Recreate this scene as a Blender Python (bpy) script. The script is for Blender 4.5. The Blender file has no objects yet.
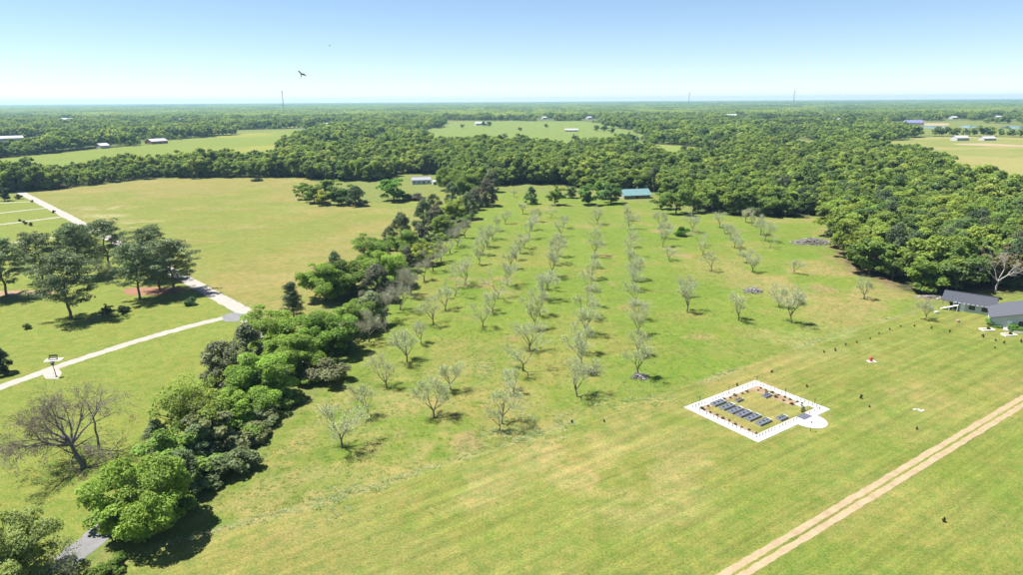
import bpy, math, random
import numpy as np
from mathutils import Vector, Matrix

# ------------------------------------------------------------------ camera, sky, sun, exposure
CAM_H, FPX, HORIZON, ROLL = 56.0, 660.0, 100.4, 0.33
W0, H0 = 1023.0, 575.0
PITCH = math.atan((H0/2-HORIZON)/FPX)
SUN_AZ, SUN_EL = math.radians(-80), math.radians(64)

scene = bpy.context.scene
C = scene.collection
cam_d = bpy.data.cameras.new('camera'); cam = bpy.data.objects.new('camera', cam_d); C.objects.link(cam)
cam_d.sensor_width = 36; cam_d.lens = 36*FPX/W0; cam_d.clip_start = 1; cam_d.clip_end = 60000
cam.location = (0, 0, CAM_H)
cam.rotation_euler = (Matrix.Rotation(math.pi/2-PITCH, 4, 'X') @ Matrix.Rotation(math.radians(-ROLL), 4, 'Z')).to_euler()
scene.camera = cam

world = bpy.data.worlds.new('World'); scene.world = world; world.use_nodes = True
wn = world.node_tree; wn.nodes.clear()
sky = wn.nodes.new('ShaderNodeTexSky'); sky.sky_type = 'NISHITA'; sky.sun_disc = False
sky.sun_elevation = SUN_EL; sky.sun_rotation = SUN_AZ
sky.altitude = 100; sky.air_density = 0.78; sky.dust_density = 0.0; sky.ozone_density = 2.8
bg = wn.nodes.new('ShaderNodeBackground'); bg.inputs['Strength'].default_value = 0.059
wo = wn.nodes.new('ShaderNodeOutputWorld')
wn.links.new(sky.outputs[0], bg.inputs[0]); wn.links.new(bg.outputs[0], wo.inputs[0])

sun_d = bpy.data.lights.new('sun', 'SUN'); sun_d.energy = 4.9; sun_d.angle = math.radians(0.53); sun_d.color = (1.0, 0.95, 0.87)
sun = bpy.data.objects.new('sun', sun_d); C.objects.link(sun)
SUNV = Vector((math.sin(SUN_AZ)*math.cos(SUN_EL), math.cos(SUN_AZ)*math.cos(SUN_EL), math.sin(SUN_EL)))
sun.rotation_euler = SUNV.to_track_quat('Z', 'Y').to_euler(); sun.location = (0, 0, 200)

vs = scene.view_settings
vs.view_transform = 'Standard'; vs.look = 'None'; vs.gamma = 1.0; vs.use_curve_mapping = False; vs.exposure = 1.36
scene.cycles.max_bounces = 6; scene.cycles.diffuse_bounces = 5; scene.cycles.transmission_bounces = 4
scene.cycles.volume_bounces = 0; scene.cycles.transparent_max_bounces = 4

rng = np.random.default_rng(7)
random.seed(7)

# ------------------------------------------------------------------ helpers
def G(px, py, z=0.0):
    """place on the ground (height z) that the surveyed point of the picture shows"""
    r = math.radians(ROLL); x = px-W0/2; y = H0/2-py
    x, y = x*math.cos(r)+y*math.sin(r), -x*math.sin(r)+y*math.cos(r)
    dx, dy, dz = x, FPX*math.cos(PITCH)+y*math.sin(PITCH), -FPX*math.sin(PITCH)+y*math.cos(PITCH)
    t = (z-CAM_H)/dz
    return (dx*t, dy*t)
def GP(pts): return np.array([G(*p) for p in pts])
def ORD(n):
    names = ['first','second','third','fourth','fifth','sixth','seventh','eighth','ninth','tenth','eleventh','twelfth']
    if n < len(names): return names[n]
    n += 1
    return str(n)+('th' if 10 < n % 100 < 14 else {1:'st',2:'nd',3:'rd'}.get(n % 10, 'th'))

def vnoise(x, y, s, seed=0):
    x = np.asarray(x, float)/s; y = np.asarray(y, float)/s
    xi = np.floor(x); yi = np.floor(y); fx = x-xi; fy = y-yi
    fx = fx*fx*(3-2*fx); fy = fy*fy*(3-2*fy)
    def h(a, b):
        v = np.sin(a*127.1+b*311.7+seed*74.7)*43758.5453
        return v-np.floor(v)
    return (h(xi,yi)*(1-fx)+h(xi+1,yi)*fx)*(1-fy)+(h(xi,yi+1)*(1-fx)+h(xi+1,yi+1)*fx)*fy
def fbm(x, y, s, seed=0, o=4):
    t = 0; a = 1; n = 0
    for k in range(o):
        t = t+a*vnoise(x, y, s/2**k, seed+k*13); n += a; a *= .55
    return t/n
def inside(poly, x, y):
    c = np.zeros(np.shape(x), bool); n = len(poly); j = n-1
    for i in range(n):
        xi, yi = poly[i]; xj, yj = poly[j]
        if yi != yj:
            c ^= ((yi > y) != (yj > y)) & (x < (xj-xi)*(y-yi)/(yj-yi)+xi)
        j = i
    return c
def pdist(poly, x, y, closed=False):
    d = np.full(np.shape(x), 1e9); n = len(poly)
    for i in range(n if closed else n-1):
        ax, ay = poly[i]; bx, by = poly[(i+1) % n]
        dx, dy = bx-ax, by-ay; l = dx*dx+dy*dy+1e-9
        t = np.clip(((x-ax)*dx+(y-ay)*dy)/l, 0, 1)
        d = np.minimum(d, np.hypot(x-ax-t*dx, y-ay-t*dy))
    return d
def smooth(a, b, v):
    t = np.clip((v-a)/(b-a), 0, 1); return t*t*(3-2*t)
def soft(poly, x, y, w):
    sd = pdist(poly, x, y, True)*np.where(inside(poly, x, y), 1, -1)
    return smooth(-w, w, sd)

def mesh_np(name, V, F, mat=None, smooth_shade=False):
    """V (n,3), F (m,k) all the same k"""
    V = np.asarray(V, np.float32); F = np.asarray(F, np.int32)
    me = bpy.data.meshes.new(name)
    me.vertices.add(len(V)); me.vertices.foreach_set('co', V.ravel())
    m, k = F.shape
    me.loops.add(m*k); me.loops.foreach_set('vertex_index', F.ravel())
    me.polygons.add(m); me.polygons.foreach_set('loop_start', np.arange(m, dtype=np.int32)*k)
    me.polygons.foreach_set('use_smooth', np.full(m, smooth_shade))
    me.update(calc_edges=True)
    if mat: me.materials.append(mat)
    return me
def mesh_py(name, V, F, mat=None, smooth_shade=False):
    me = bpy.data.meshes.new(name); me.from_pydata([tuple(v) for v in V], [], F); me.update()
    if smooth_shade:
        for p in me.polygons: p.use_smooth = True
    if mat: me.materials.append(mat)
    return me
def link(name, me, parent=None, loc=None, rz=None):
    o = bpy.data.objects.new(name, me); C.objects.link(o)
    if parent: o.parent = parent
    if loc is not None: o.location = loc
    if rz is not None: o.rotation_euler = (0, 0, rz)
    return o
def tag(o, label, cat, group=None):
    o['label'] = label; o['category'] = cat
    if group: o['group'] = group
    return o
def thing(name, label, cat, loc, rz=0, group=None):
    return tag(link(name, None, None, loc, rz), label, cat, group)
def struct(o): o['kind'] = 'structure'; return o
class MB:
    """collects boxes, prisms and bars; build() links one mesh object"""
    def __init__(s): s.v = []; s.f = []
    def add(s, V, F):
        b = len(s.v); s.v += [tuple(v) for v in V]; s.f += [tuple(b+i for i in f) for f in F]; return s
    def box(s, x0, x1, y0, y1, z0, z1):
        V = [(x,y,z) for z in (z0,z1) for y in (y0,y1) for x in (x0,x1)]
        return s.add(V, [(0,2,3,1),(4,5,7,6),(0,1,5,4),(1,3,7,5),(3,2,6,7),(2,0,4,6)])
    def prism(s, pts, z0, z1):
        n = len(pts)
        return s.add([(x,y,z0) for x,y in pts]+[(x,y,z1) for x,y in pts],
                     [tuple(range(n-1,-1,-1)), tuple(range(n,2*n))]+[(i,(i+1)%n,n+(i+1)%n,n+i) for i in range(n)])
    def bar(s, a, b, r0, r1=None, k=6):
        r1 = r0 if r1 is None else r1
        a = Vector(a); b = Vector(b); d = (b-a).normalized()
        u = d.cross(Vector((0,0,1)) if abs(d.z) < .9 else Vector((1,0,0))).normalized(); w = d.cross(u)
        V = []
        for p, r in ((a,r0),(b,r1)):
            for i in range(k):
                t = 2*math.pi*i/k; V.append(p+u*r*math.cos(t)+w*r*math.sin(t))
        return s.add(V, [(i,(i+1)%k,k+(i+1)%k,k+i) for i in range(k)]+[tuple(range(k-1,-1,-1)), tuple(range(k,2*k))])
    def build(s, name, mat, parent=None, loc=None, rz=None):
        return link(name, mesh_py(name, s.v, s.f, mat), parent, loc, rz)

# ------------------------------------------------------------------ materials
def newmat(name):
    m = bpy.data.materials.new(name); m.use_nodes = True; nt = m.node_tree; nt.nodes.clear()
    out = nt.nodes.new('ShaderNodeOutputMaterial')
    return m, nt, out
def N(nt, t, **kw):
    n = nt.nodes.new(t)
    for k, v in kw.items():
        if k in n.inputs: n.inputs[k].default_value = v
        else: setattr(n, k, v)
    return n
def noise(nt, scale, detail=4, rough=.6, coord=None):
    n = N(nt, 'ShaderNodeTexNoise', Scale=scale, Detail=detail, Roughness=rough)
    if coord: nt.links.new(coord, n.inputs['Vector'])
    return n
def maprange(nt, src, a, b, c, d):
    n = N(nt, 'ShaderNodeMapRange'); n.inputs[1].default_value = a; n.inputs[2].default_value = b
    n.inputs[3].default_value = c; n.inputs[4].default_value = d; nt.links.new(src, n.inputs[0]); return n.outputs[0]
def mix(nt, fac, a, b, blend='MIX'):
    n = nt.nodes.new('ShaderNodeMix'); n.data_type = 'RGBA'; n.blend_type = blend; n.clamp_factor = True
    for i, v in ((0,fac),(6,a),(7,b)):
        if isinstance(v, (int,float)): n.inputs[i].default_value = v
        elif isinstance(v, tuple): n.inputs[i].default_value = v if len(v) == 4 else (*v, 1)
        else: nt.links.new(v, n.inputs[i])
    return n.outputs[2]
def plain(name, col, rough=.8, var=.18, scale=1.5, metallic=0, bump=0):
    m, nt, out = newmat(name)
    tc = N(nt, 'ShaderNodeTexCoord'); n = noise(nt, scale, 5, .65, tc.outputs['Object'])
    f = maprange(nt, n.outputs[0], .25, .75, 1-var, 1+var)
    c = nt.nodes.new('ShaderNodeVectorMath'); c.operation = 'SCALE'; c.inputs[0].default_value = col; nt.links.new(f, c.inputs['Scale'])
    b = N(nt, 'ShaderNodeBsdfPrincipled', Roughness=rough, Metallic=metallic); b.inputs['Specular IOR Level'].default_value = .3
    nt.links.new(c.outputs[0], b.inputs['Base Color'])
    if bump:
        bp = N(nt, 'ShaderNodeBump', Strength=bump, Distance=.05); nt.links.new(n.outputs[0], bp.inputs['Height']); nt.links.new(bp.outputs[0], b.inputs['Normal'])
    nt.links.new(b.outputs[0], out.inputs[0]); return m
def leafmat(name, ramp=None, trans=.5):
    """leaf colour: the tree's own tint (object colour) or a per-tree random pick, varied leaf by leaf"""
    m, nt, out = newmat(name)
    oi = N(nt, 'ShaderNodeObjectInfo'); at = N(nt, 'ShaderNodeAttribute', attribute_name='lv')
    if ramp:
        cr = N(nt, 'ShaderNodeValToRGB'); el = cr.color_ramp.elements
        while len(el) < len(ramp): el.new(.5)
        for e, (p, c) in zip(el, ramp): e.position = p; e.color = (*c, 1)
        nt.links.new(oi.outputs['Random'], cr.inputs[0]); base = cr.outputs[0]
    else: base = oi.outputs['Color']
    f = maprange(nt, at.outputs['Fac'], 0, 1, .60, 1.48)
    c = nt.nodes.new('ShaderNodeVectorMath'); c.operation = 'SCALE'; nt.links.new(base, c.inputs[0]); nt.links.new(f, c.inputs['Scale'])
    b = N(nt, 'ShaderNodeBsdfPrincipled', Roughness=.6); b.inputs['Specular IOR Level'].default_value = .25
    nt.links.new(c.outputs[0], b.inputs['Base Color'])
    t = N(nt, 'ShaderNodeBsdfTranslucent')
    tcol = mix(nt, 1.0, c.outputs[0], (1.25, 1.2, .55), 'MULTIPLY'); nt.links.new(tcol, t.inputs[0])
    ms = N(nt, 'ShaderNodeMixShader'); ms.inputs[0].default_value = trans
    nt.links.new(b.outputs[0], ms.inputs[1]); nt.links.new(t.outputs[0], ms.inputs[2]); nt.links.new(ms.outputs[0], out.inputs[0])
    return m

def ground_mat():
    m, nt, out = newmat('grassland')
    tc = N(nt, 'ShaderNodeTexCoord'); co = tc.outputs['Object']
    at = N(nt, 'ShaderNodeAttribute', attribute_name='zone'); base = at.outputs['Color']
    ln = N(nt, 'ShaderNodeAttribute', attribute_name='mow')
    n1 = noise(nt, .45, 7, .72, co); n2 = noise(nt, 3.2, 6, .82, co); n3 = noise(nt, .06, 4, .6, co)
    dry = mix(nt, 1.0, base, (1.32, 1.08, 1.1), 'MULTIPLY'); wet = mix(nt, 1.0, base, (.62, .82, .55), 'MULTIPLY')
    c = mix(nt, maprange(nt, n1.outputs[0], .36, .64, 0, 1), wet, dry)
    c = mix(nt, .74, base, c)
    f3 = maprange(nt, n3.outputs[0], .35, .65, 0, .5)
    c = mix(nt, f3, c, mix(nt, 1.0, c, (1.15, .98, .95), 'MULTIPLY'))
    # mowing streaks parallel to the track
    mp = N(nt, 'ShaderNodeMapping', vector_type='POINT'); mp.inputs['Rotation'].default_value = (0, 0, -MOWDIR); mp.inputs['Scale'].default_value = (.035, 1.0, 1)
    rt_ = N(nt, 'ShaderNodeMapping', vector_type='POINT'); rt_.inputs['Rotation'].default_value = (0, 0, -MOWDIR); nt.links.new(co, rt_.inputs[0])
    mp.inputs['Rotation'].default_value = (0, 0, 0); nt.links.new(rt_.outputs[0], mp.inputs[0])
    ns = noise(nt, 1.0, 3, .6, mp.outputs[0]); fs = maprange(nt, ns.outputs[0], .35, .65, .88, 1.13)
    fm = nt.nodes.new('ShaderNodeMix'); fm.data_type = 'FLOAT'; fm.inputs[2].default_value = 1.0; nt.links.new(ln.outputs['Fac'], fm.inputs[0]); nt.links.new(fs, fm.inputs[3])
    sm = nt.nodes.new('ShaderNodeVectorMath'); sm.operation = 'SCALE'; nt.links.new(c, sm.inputs[0]); nt.links.new(fm.outputs[0], sm.inputs['Scale']); c = sm.outputs[0]
    # fine clumps
    f2 = maprange(nt, n2.outputs[0], .33, .67, .54, 1.46)
    s = nt.nodes.new('ShaderNodeVectorMath'); s.operation = 'SCALE'; nt.links.new(c, s.inputs[0]); nt.links.new(f2, s.inputs['Scale'])
    b = N(nt, 'ShaderNodeBsdfPrincipled', Roughness=.9); b.inputs['Specular IOR Level'].default_value = .1
    nt.links.new(s.outputs[0], b.inputs['Base Color'])
    add = nt.nodes.new('ShaderNodeMath'); add.operation = 'ADD'; nt.links.new(n2.outputs[0], add.inputs[0]); nt.links.new(n1.outputs[0], add.inputs[1])
    bp = N(nt, 'ShaderNodeBump', Strength=.6, Distance=.22); nt.links.new(add.outputs[0], bp.inputs['Height']); nt.links.new(bp.outputs[0], b.inputs['Normal'])
    nt.links.new(b.outputs[0], out.inputs[0]); return m
def dirt_mat(name, col, col2, s=.6):
    m, nt, out = newmat(name)
    tc = N(nt, 'ShaderNodeTexCoord'); n1 = noise(nt, s, 6, .7, tc.outputs['Object']); n2 = noise(nt, 6, 4, .7, tc.outputs['Object'])
    c = mix(nt, maprange(nt, n1.outputs[0], .35, .68, 0, 1), col, col2)
    c = mix(nt, maprange(nt, n2.outputs[0], .3, .7, 0, .5), c, mix(nt, 1.0, c, (.72,.72,.7), 'MULTIPLY'))
    b = N(nt, 'ShaderNodeBsdfPrincipled', Roughness=.92); b.inputs['Specular IOR Level'].default_value = .15
    nt.links.new(c, b.inputs['Base Color'])
    bp = N(nt, 'ShaderNodeBump', Strength=.4, Distance=.06); nt.links.new(n2.outputs[0], bp.inputs['Height']); nt.links.new(bp.outputs[0], b.inputs['Normal'])
    nt.links.new(b.outputs[0], out.inputs[0]); return m

_a, _b = G(775,550), G(1023,401); MOWDIR = math.atan2(_b[1]-_a[1], _b[0]-_a[0])
M = dict(
    ground=ground_mat(),
    leaf=leafmat('foliage'), pine=leafmat('needles', None, .15), pale=leafmat('young_leaves', None, .3),
    far=leafmat('woodland_foliage', [(0,(.080,.135,.054)),(.2,(.125,.195,.054)),(.5,(.175,.255,.058)),(.8,(.225,.305,.066)),(1,(.29,.35,.09))]),
    bark=plain('bark', (.13,.105,.085), .95, .35, 3, bump=.4), greybark=plain('grey_bark', (.28,.26,.225), .95, .3, 3), paledead=plain('bleached_wood', (.40,.37,.35), .95, .3, 2), dead=plain('dead_wood', (.16,.14,.13), .95, .35, 2),
    gravel=dirt_mat('white_gravel', (.34,.315,.285), (.255,.235,.21)), asphalt=dirt_mat('worn_asphalt', (.185,.183,.19), (.14,.14,.148)),
    dirt=dirt_mat('tan_dirt', (.25,.19,.115), (.33,.265,.17)), concrete=dirt_mat('pale_concrete', (.50,.49,.475), (.42,.41,.39)),
    soil=dirt_mat('garden_soil', (.20,.13,.085), (.30,.22,.14)), mulch=dirt_mat('red_mulch', (.26,.13,.08), (.18,.10,.07)),
    white=plain('white_paint', (.78,.78,.77), .5, .06), offwhite=plain('weathered_white', (.42,.42,.42), .7, .12), siding=plain('grey_siding', (.42,.46,.45), .7, .08), trim=plain('pale_trim', (.7,.71,.7), .6, .08),
    shingle=plain('grey_shingle', (.05,.054,.07), .85, .25, 4, bump=.3), lightshingle=plain('light_shingle', (.07,.074,.092), .85, .2, 4, bump=.3), bluetin=plain('blue_green_tin', (.11,.205,.215), .55, .15, .6),
    shedroof=plain('shed_roof', (.22,.22,.27), .6, .15, .8), greytin=plain('grey_tin', (.40,.41,.45), .5, .12, .8), galv=plain('galvanised', (.25,.27,.31), .45, .15, 2, metallic=.3), bedtop=plain('dark_soil', (.09,.10,.13), .9, .4, 3),
    dark=plain('dark_metal', (.03,.03,.035), .6, .2), brick=plain('brown_brick', (.27,.15,.10), .9, .2), red=plain('red_paint', (.5,.05,.06), .6, .2),
    glass=plain('window_glass', (.03,.04,.05), .12, .2), timber=plain('grey_timber', (.30,.27,.24), .9, .3, 2), blueroof=plain('slate_blue_roof', (.16,.17,.30), .7, .15),
    feather=plain('dark_feather', (.02,.018,.016), .8, .3),
)
m, nt, out = newmat('water'); b = N(nt, 'ShaderNodeBsdfPrincipled', Roughness=.08); b.inputs['Base Color'].default_value = (.05,.12,.16,1)
tc = N(nt, 'ShaderNodeTexCoord'); nn = noise(nt, .5, 3, .6, tc.outputs['Object']); bp = N(nt, 'ShaderNodeBump', Strength=.15, Distance=.1)
nt.links.new(nn.outputs[0], bp.inputs['Height']); nt.links.new(bp.outputs[0], b.inputs['Normal']); nt.links.new(b.outputs[0], out.inputs[0]); M['water'] = m

# ------------------------------------------------------------------ land cover (ground outlines)
FRONT = [(-700,205),(-150,196),(20,192),(60,189),(110,183),(160,178),(300,177),(318,181),(380,181),(398,174),(445,174),(470,184),(490,187),(520,184),(560,185),(600,191),(650,191),(690,203),(702,212),(740,217),(800,217),(822,215),(836,230),
         (838,252),(845,264),(858,273),(890,284),(905,291),(930,296),(975,290),(1023,286),(1100,284),(1700,300)]
frontW = GP(FRONT)
FOREST = np.vstack([frontW, [[16000, 300], [16000, 14000], [-16000, 14000], [-16000, 500]]])
FIELDS = dict(
    farleft=GP([(-200,166),(0,158),(60,152),(100,148),(155,142),(230,135),(290,130),(318,131),(314,140),(292,152),(285,160),(200,166),(120,171),(60,177),(0,181),(-200,190)]),
    center=GP([(425,131),(450,123),(480,121),(580,121),(632,129),(645,134),(630,144),(600,151),(520,151),(430,150)]),
    center2=GP([(618,141),(645,139.5),(695,148),(725,160),(715,167),(665,162),(620,152)]),
    right=GP([(860,150),(905,139),(935,137),(1030,138),(1300,140),(1300,240),(1060,221),(1023,211),(985,198),(955,183),(900,161)]),
    drive=GP([(755,146),(790,138),(815,140),(830,147),(800,153)]),
    pond=GP([(905,124),(950,122.5),(1000,124),(1040,126),(1040,136.4),(990,136.2),(950,136),(908,135.6)]),
)
BOUND = GP([(60,590),(150,548),(330,500),(430,468),(520,440),(620,405),(700,383),(760,361),(830,336),(900,316),(945,304)])
MOWN = np.vstack([BOUND, GP([(1023,296),(1200,300)]), [[300, 60], [300, 20], [-60, 20]]])
HAY = GP([(22,192),(110,184),(160,179),(300,178),(318,184),(330,205),(400,203),(445,190),(440,215),(400,250),(350,290),(290,318),(250,310),(160,262),(90,227)])
LEFTLAWN = GP([(-300,230),(20,196),(90,230),(160,268),(240,316),(300,330),(240,410),(130,510),(40,590),(-200,600)])
ORCHARD = np.vstack([BOUND[1:-1], GP([(930,297),(890,286),(850,272),(836,250),(820,218),(700,214),(640,203),(490,190),(440,240),(330,380),(240,480)])])

def axis(lo, hi, a, b, step, g):
    mid = list(np.arange(a, b+.01, step)); up = [mid[-1]]; s = step
    while up[-1] < hi: s *= g; up.append(up[-1]+s)
    dn = [mid[0]]; s = step
    while dn[-1] > lo: s *= g; dn.append(dn[-1]-s)
    return np.array(dn[:0:-1]+mid+up[1:])
gx = axis(-22000, 22000, -215, 245, 1.1, 1.045); gy = axis(-1500, 30000, 55, 420, 1.2, 1.03)
X, Y = np.meshgrid(gx, gy); X = X.ravel(); Y = Y.ravel()
wx = X+(fbm(X, Y, 6, 3)-.5)*3; wy = Y+(fbm(X, Y, 6, 5)-.5)*3
def col(*c): return np.array(c)
Z = np.tile(col(.150,.185,.055), (len(X), 1))
def lay(w, c, Z): return Z*(1-w[:, None])+np.asarray(c)*w[:, None]
n40 = fbm(X, Y, 40, 21); n12 = fbm(X, Y, 12, 31); n90 = fbm(X, Y, 90, 41); n4 = fbm(X, Y, 4, 51)
Z = lay(soft(LEFTLAWN, wx, wy, 2), (.160,.203,.044), Z)
hay = soft(HAY, wx, wy, 4)
Z = lay(hay, (.165,.195,.048), Z)
hx, hy = G(230,230)
Z = lay(hay*smooth(.40,.62, fbm(X, Y*.6, 55, 61)), (.205,.200,.068), Z)
Z = lay(hay*smooth(.6,.8, fbm(X, Y*.5, 30, 66))*.7, (.17,.215,.055), Z)
orch = soft(ORCHARD, wx, wy, 1.5)
Z = lay(orch, (.140,.200,.036), Z)
Z = lay(orch*smooth(.45,.68, n12)*.8, (.185,.198,.058), Z)
Z = lay(orch*smooth(.5,.7, n40)*.55, (.110,.185,.026), Z)
Z = lay(hay*smooth(.52,.66, fbm(X*.35+Y*.25, Y*1.3-X*.2, 14, 67))*.5, (.245,.215,.095), Z)
Z = lay(hay*smooth(.50,.70, fbm(X*.8+Y*.3, Y*1.2, 7, 68))*.45, (.145,.180,.042), Z)
for q, rr in (((105,216),6),((120,228),4),((140,222),5),((100,208),7)):
    ox, oy = G(*q); Z = lay(hay*smooth(rr*1.6, rr*.4, np.hypot((X-ox)*.5, Y-oy))*smooth(.40,.6,n4)*.6, (.33,.30,.18), Z)
# taller, lusher grass below the orchard rows' far half, drier close to the near corner
ox, oy = G(400,455)
Z = lay(orch*smooth(60, 15, np.hypot(X-ox, Y-oy))*.55*smooth(.3,.6,n4), (.25,.225,.10), Z)
ox, oy = G(850,285)
Z = lay(orch*smooth(60, 15, np.hypot(X-ox, Y-oy))*.6*smooth(.35,.65,n12), (.27,.225,.11), Z)
mown = soft(MOWN, wx*.6+X*.4, wy*.6+Y*.4, .7)
Z = lay(mown, (.160,.195,.047), Z)
Z = lay(mown*smooth(.42,.66, n40)*.75, (.228,.216,.080), Z)
Z = lay(mown*smooth(.55,.75, n12)*.6, (.120,.175,.032), Z)
for q, rr in (((600,470),14),((560,450),8),((640,500),9),((470,490),8),((700,470),7)):
    ox, oy = G(*q); Z = lay(mown*smooth(rr*1.5, rr*.3, np.hypot(X-ox, (Y-oy)*1.3))*smooth(.36,.60, fbm(X, Y, 5, 37))*.6, (.265,.25,.105), Z)
# mowing swaths run parallel to the two-track
A, B = np.array(G(718,575)), np.array(G(1023,402)); dv = (B-A)/np.linalg.norm(B-A); nv = np.array([-dv[1], dv[0]])
S = (X-A[0])*nv[0]+(Y-A[1])*nv[1]; T = (X-A[0])*dv[0]+(Y-A[1])*dv[1]
sw = np.sin(S*2*math.pi/3.7+2.2*vnoise(T, S, 30, 9))
Z = Z*(1+(mown*.06*sw)[:, None])
below = mown*smooth(-1, -6, S)
Z = lay(below*.5, (.130,.185,.034), Z)
# pale weedy strip and worn line along the orchard edge
bd = pdist(BOUND, X, Y)
Z = lay(smooth(1.6, .3, bd)*smooth(.42,.60, fbm(X, Y, 9, 71))*.5, (.25,.25,.13), Z)
ox, oy = G(825,338)
Z = lay(smooth(16, 4, np.hypot((X-ox)*.6, Y-oy))*smooth(.4,.65,n4)*.3, (.25,.27,.13), Z)
# bare and reddish patches
Z = lay(orch*smooth(.70,.80, fbm(X, Y, 16, 81))*.6, (.27,.20,.12), Z)
# far farmland
X0, Y0 = X, Y; wob = smooth(400, 800, Y0); X, Y = X0+wob*(fbm(X0, Y0, 70, 131)-.5)*70, Y0+wob*(fbm(X0, Y0, 90, 133)-.5)*120
Z = lay(soft(FIELDS['farleft'], X, Y, 8), (.155,.205,.042), Z)
Z = lay(soft(FIELDS['farleft'], X, Y, 8)*smooth(.5,.75, fbm(X, Y, 120, 91))*.6, (.26,.26,.06), Z)
Z = lay(soft(FIELDS['center'], X, Y, 14), (.150,.210,.055), Z)
Z = lay(soft(FIELDS['center2'], X, Y, 10), (.175,.230,.060), Z)
rt = soft(FIELDS['right'], X, Y, 10)
Z = lay(rt, (.245,.245,.095), Z); Z = lay(rt*smooth(.45,.65, fbm(X*.4, Y, 60, 95)), (.18,.215,.060), Z)
# woodland floor
fst = soft(FOREST, wx, wy, 3)
for k in FIELDS: fst = fst*(1-soft(FIELDS[k], X, Y, 6))
X, Y = X0, Y0
clear = smooth(.62,.66, fbm(X, Y, 260, 111, 3))*smooth(750, 1100, Y)
fst2 = fst*(1-clear)
Z = lay(fst2, (.055,.062,.030), Z); Z = lay(fst2*smooth(650,1000,Y), (.105,.140,.048), Z); Z = lay(fst2*smooth(1900,2300,Y), (.05,.075,.035), Z)
edge = smooth(9, 1, pdist(frontW[22:], X, Y))
Z = lay(edge*.7*smooth(.35,.6,n4), (.21,.15,.095), Z)
Z = Z*(.70+.16*n4)[:, None]
nx, ny = len(gx), len(gy)
idx = np.arange(nx*ny).reshape(ny, nx)
F = np.stack([idx[:-1,:-1], idx[:-1,1:], idx[1:,1:], idx[1:,:-1]], -1).reshape(-1, 4)
zz = (fbm(X, Y, 25, 121)-.5)*.25*smooth(30, 60, Y)*0
me = mesh_np('ground', np.stack([X, Y, zz], -1), F, M['ground'])
ca = me.color_attributes.new('zone', 'FLOAT_COLOR', 'POINT'); ca.data.foreach_set('color', np.hstack([np.clip(Z, 0, 1), np.ones((len(Z), 1))]).astype(np.float32).ravel())
at_ = me.attributes.new('mow', 'FLOAT', 'POINT'); at_.data.foreach_set('value', np.clip(mown*.9+hay*.45+.1, 0, 1).astype(np.float32))
ground = struct(link('ground', me))

def forested(x, y):
    x0, y0 = x, y; ok = inside(FOREST, x, y)
    wob = smooth(400, 800, y); x, y = x+wob*(fbm(x, y, 70, 131)-.5)*70, y+wob*(fbm(x, y, 90, 133)-.5)*120
    for k in FIELDS: ok &= ~inside(FIELDS[k], *((x0, y0) if k == 'pond' else (x, y)))
    return ok

# ------------------------------------------------------------------ roads, tracks, lanes
def ribbon(name, pts, width, mat, z=.006, rag=.28, step=.6, taper=None):
    P = np.array(pts); seg = np.hypot(*(P[1:]-P[:-1]).T); s = np.r_[0, np.cumsum(seg)]
    n = max(2, int(s[-1]/step)); t = np.linspace(0, s[-1], n)
    cx = np.interp(t, s, P[:,0]); cy = np.interp(t, s, P[:,1])
    for _ in range(3):
        cx[1:-1] = (cx[:-2]+cx[1:-1]*2+cx[2:])/4; cy[1:-1] = (cy[:-2]+cy[1:-1]*2+cy[2:])/4
    dx = np.gradient(cx); dy = np.gradient(cy); l = np.hypot(dx, dy); nx_, ny_ = -dy/l, dx/l
    w = np.full(n, width/2) if taper is None else np.interp(np.linspace(0,1,n), *taper)/2
    a = w+rag*(vnoise(t, t*0, 1.7, 1)+vnoise(t, t*0, .8, 2)-1)*1.4; b_ = w+rag*(vnoise(t, t*0+9, 1.7, 3)+vnoise(t, t*0+5, .8, 4)-1)*1.4
    V = np.vstack([np.stack([cx+nx_*a, cy+ny_*a, np.full(n, z)], -1), np.stack([cx-nx_*b_, cy-ny_*b_, np.full(n, z)], -1)])
    i = np.arange(n-1); Fq = np.stack([i+n, i+n+1, i+1, i], -1)
    return V, Fq
def road(name, pts, width, mat, **kw):
    V, Fq = ribbon(name, pts, width, mat, **kw); return struct(link(name, mesh_np(name, V, Fq, mat)))
road('gravel_road', GP([(-40,165),(14,189),(62,213.5),(90,228.5),(130,249),(200,287),(245,312)]), 4.6, M['gravel'], z=.012, taper=([0,1],[5.0,4.4]))
road('driveway', GP([(-60,413),(0,387.5),(60,366),(130,343),(190,326),(232,316)]), 2.9, M['gravel'], z=.008)
road('asphalt_lane', GP([(20,605),(60,566),(118,520),(185,458),(250,403),(300,362),(345,325),(400,272),(440,236),(470,205)]), 4.0, M['asphalt'], z=.02)
road('lane_link', GP([(238,312),(262,330),(290,356),(300,364)]), 4.2, M['gravel'], z=.016)
for q, w in (([(-40,206),(0,203),(33,201.5)],2.4), ([(-40,216),(0,213),(46,208)],2.6), ([(-40,229),(0,224.6),(64,216.5)],2.8), ([(-60,251),(0,244),(40,239.5),(93,231.5)],2.2)):
    road('gravel_lane', GP(q), w, M['gravel'], z=.006)
for nm, q in (('road_apron', [(81,226),(92,224),(97,227.5),(88,231)]), ('road_apron', [(222,316),(232,312.5),(243,314),(246,318),(236,322),(224,321.5)])):
    p = GP(q); struct(link(nm, mesh_py(nm, [(x,y,.024) for x,y in p], [tuple(range(len(p)))[::-1]] if False else [tuple(range(len(p)))], M['asphalt'])))
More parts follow.
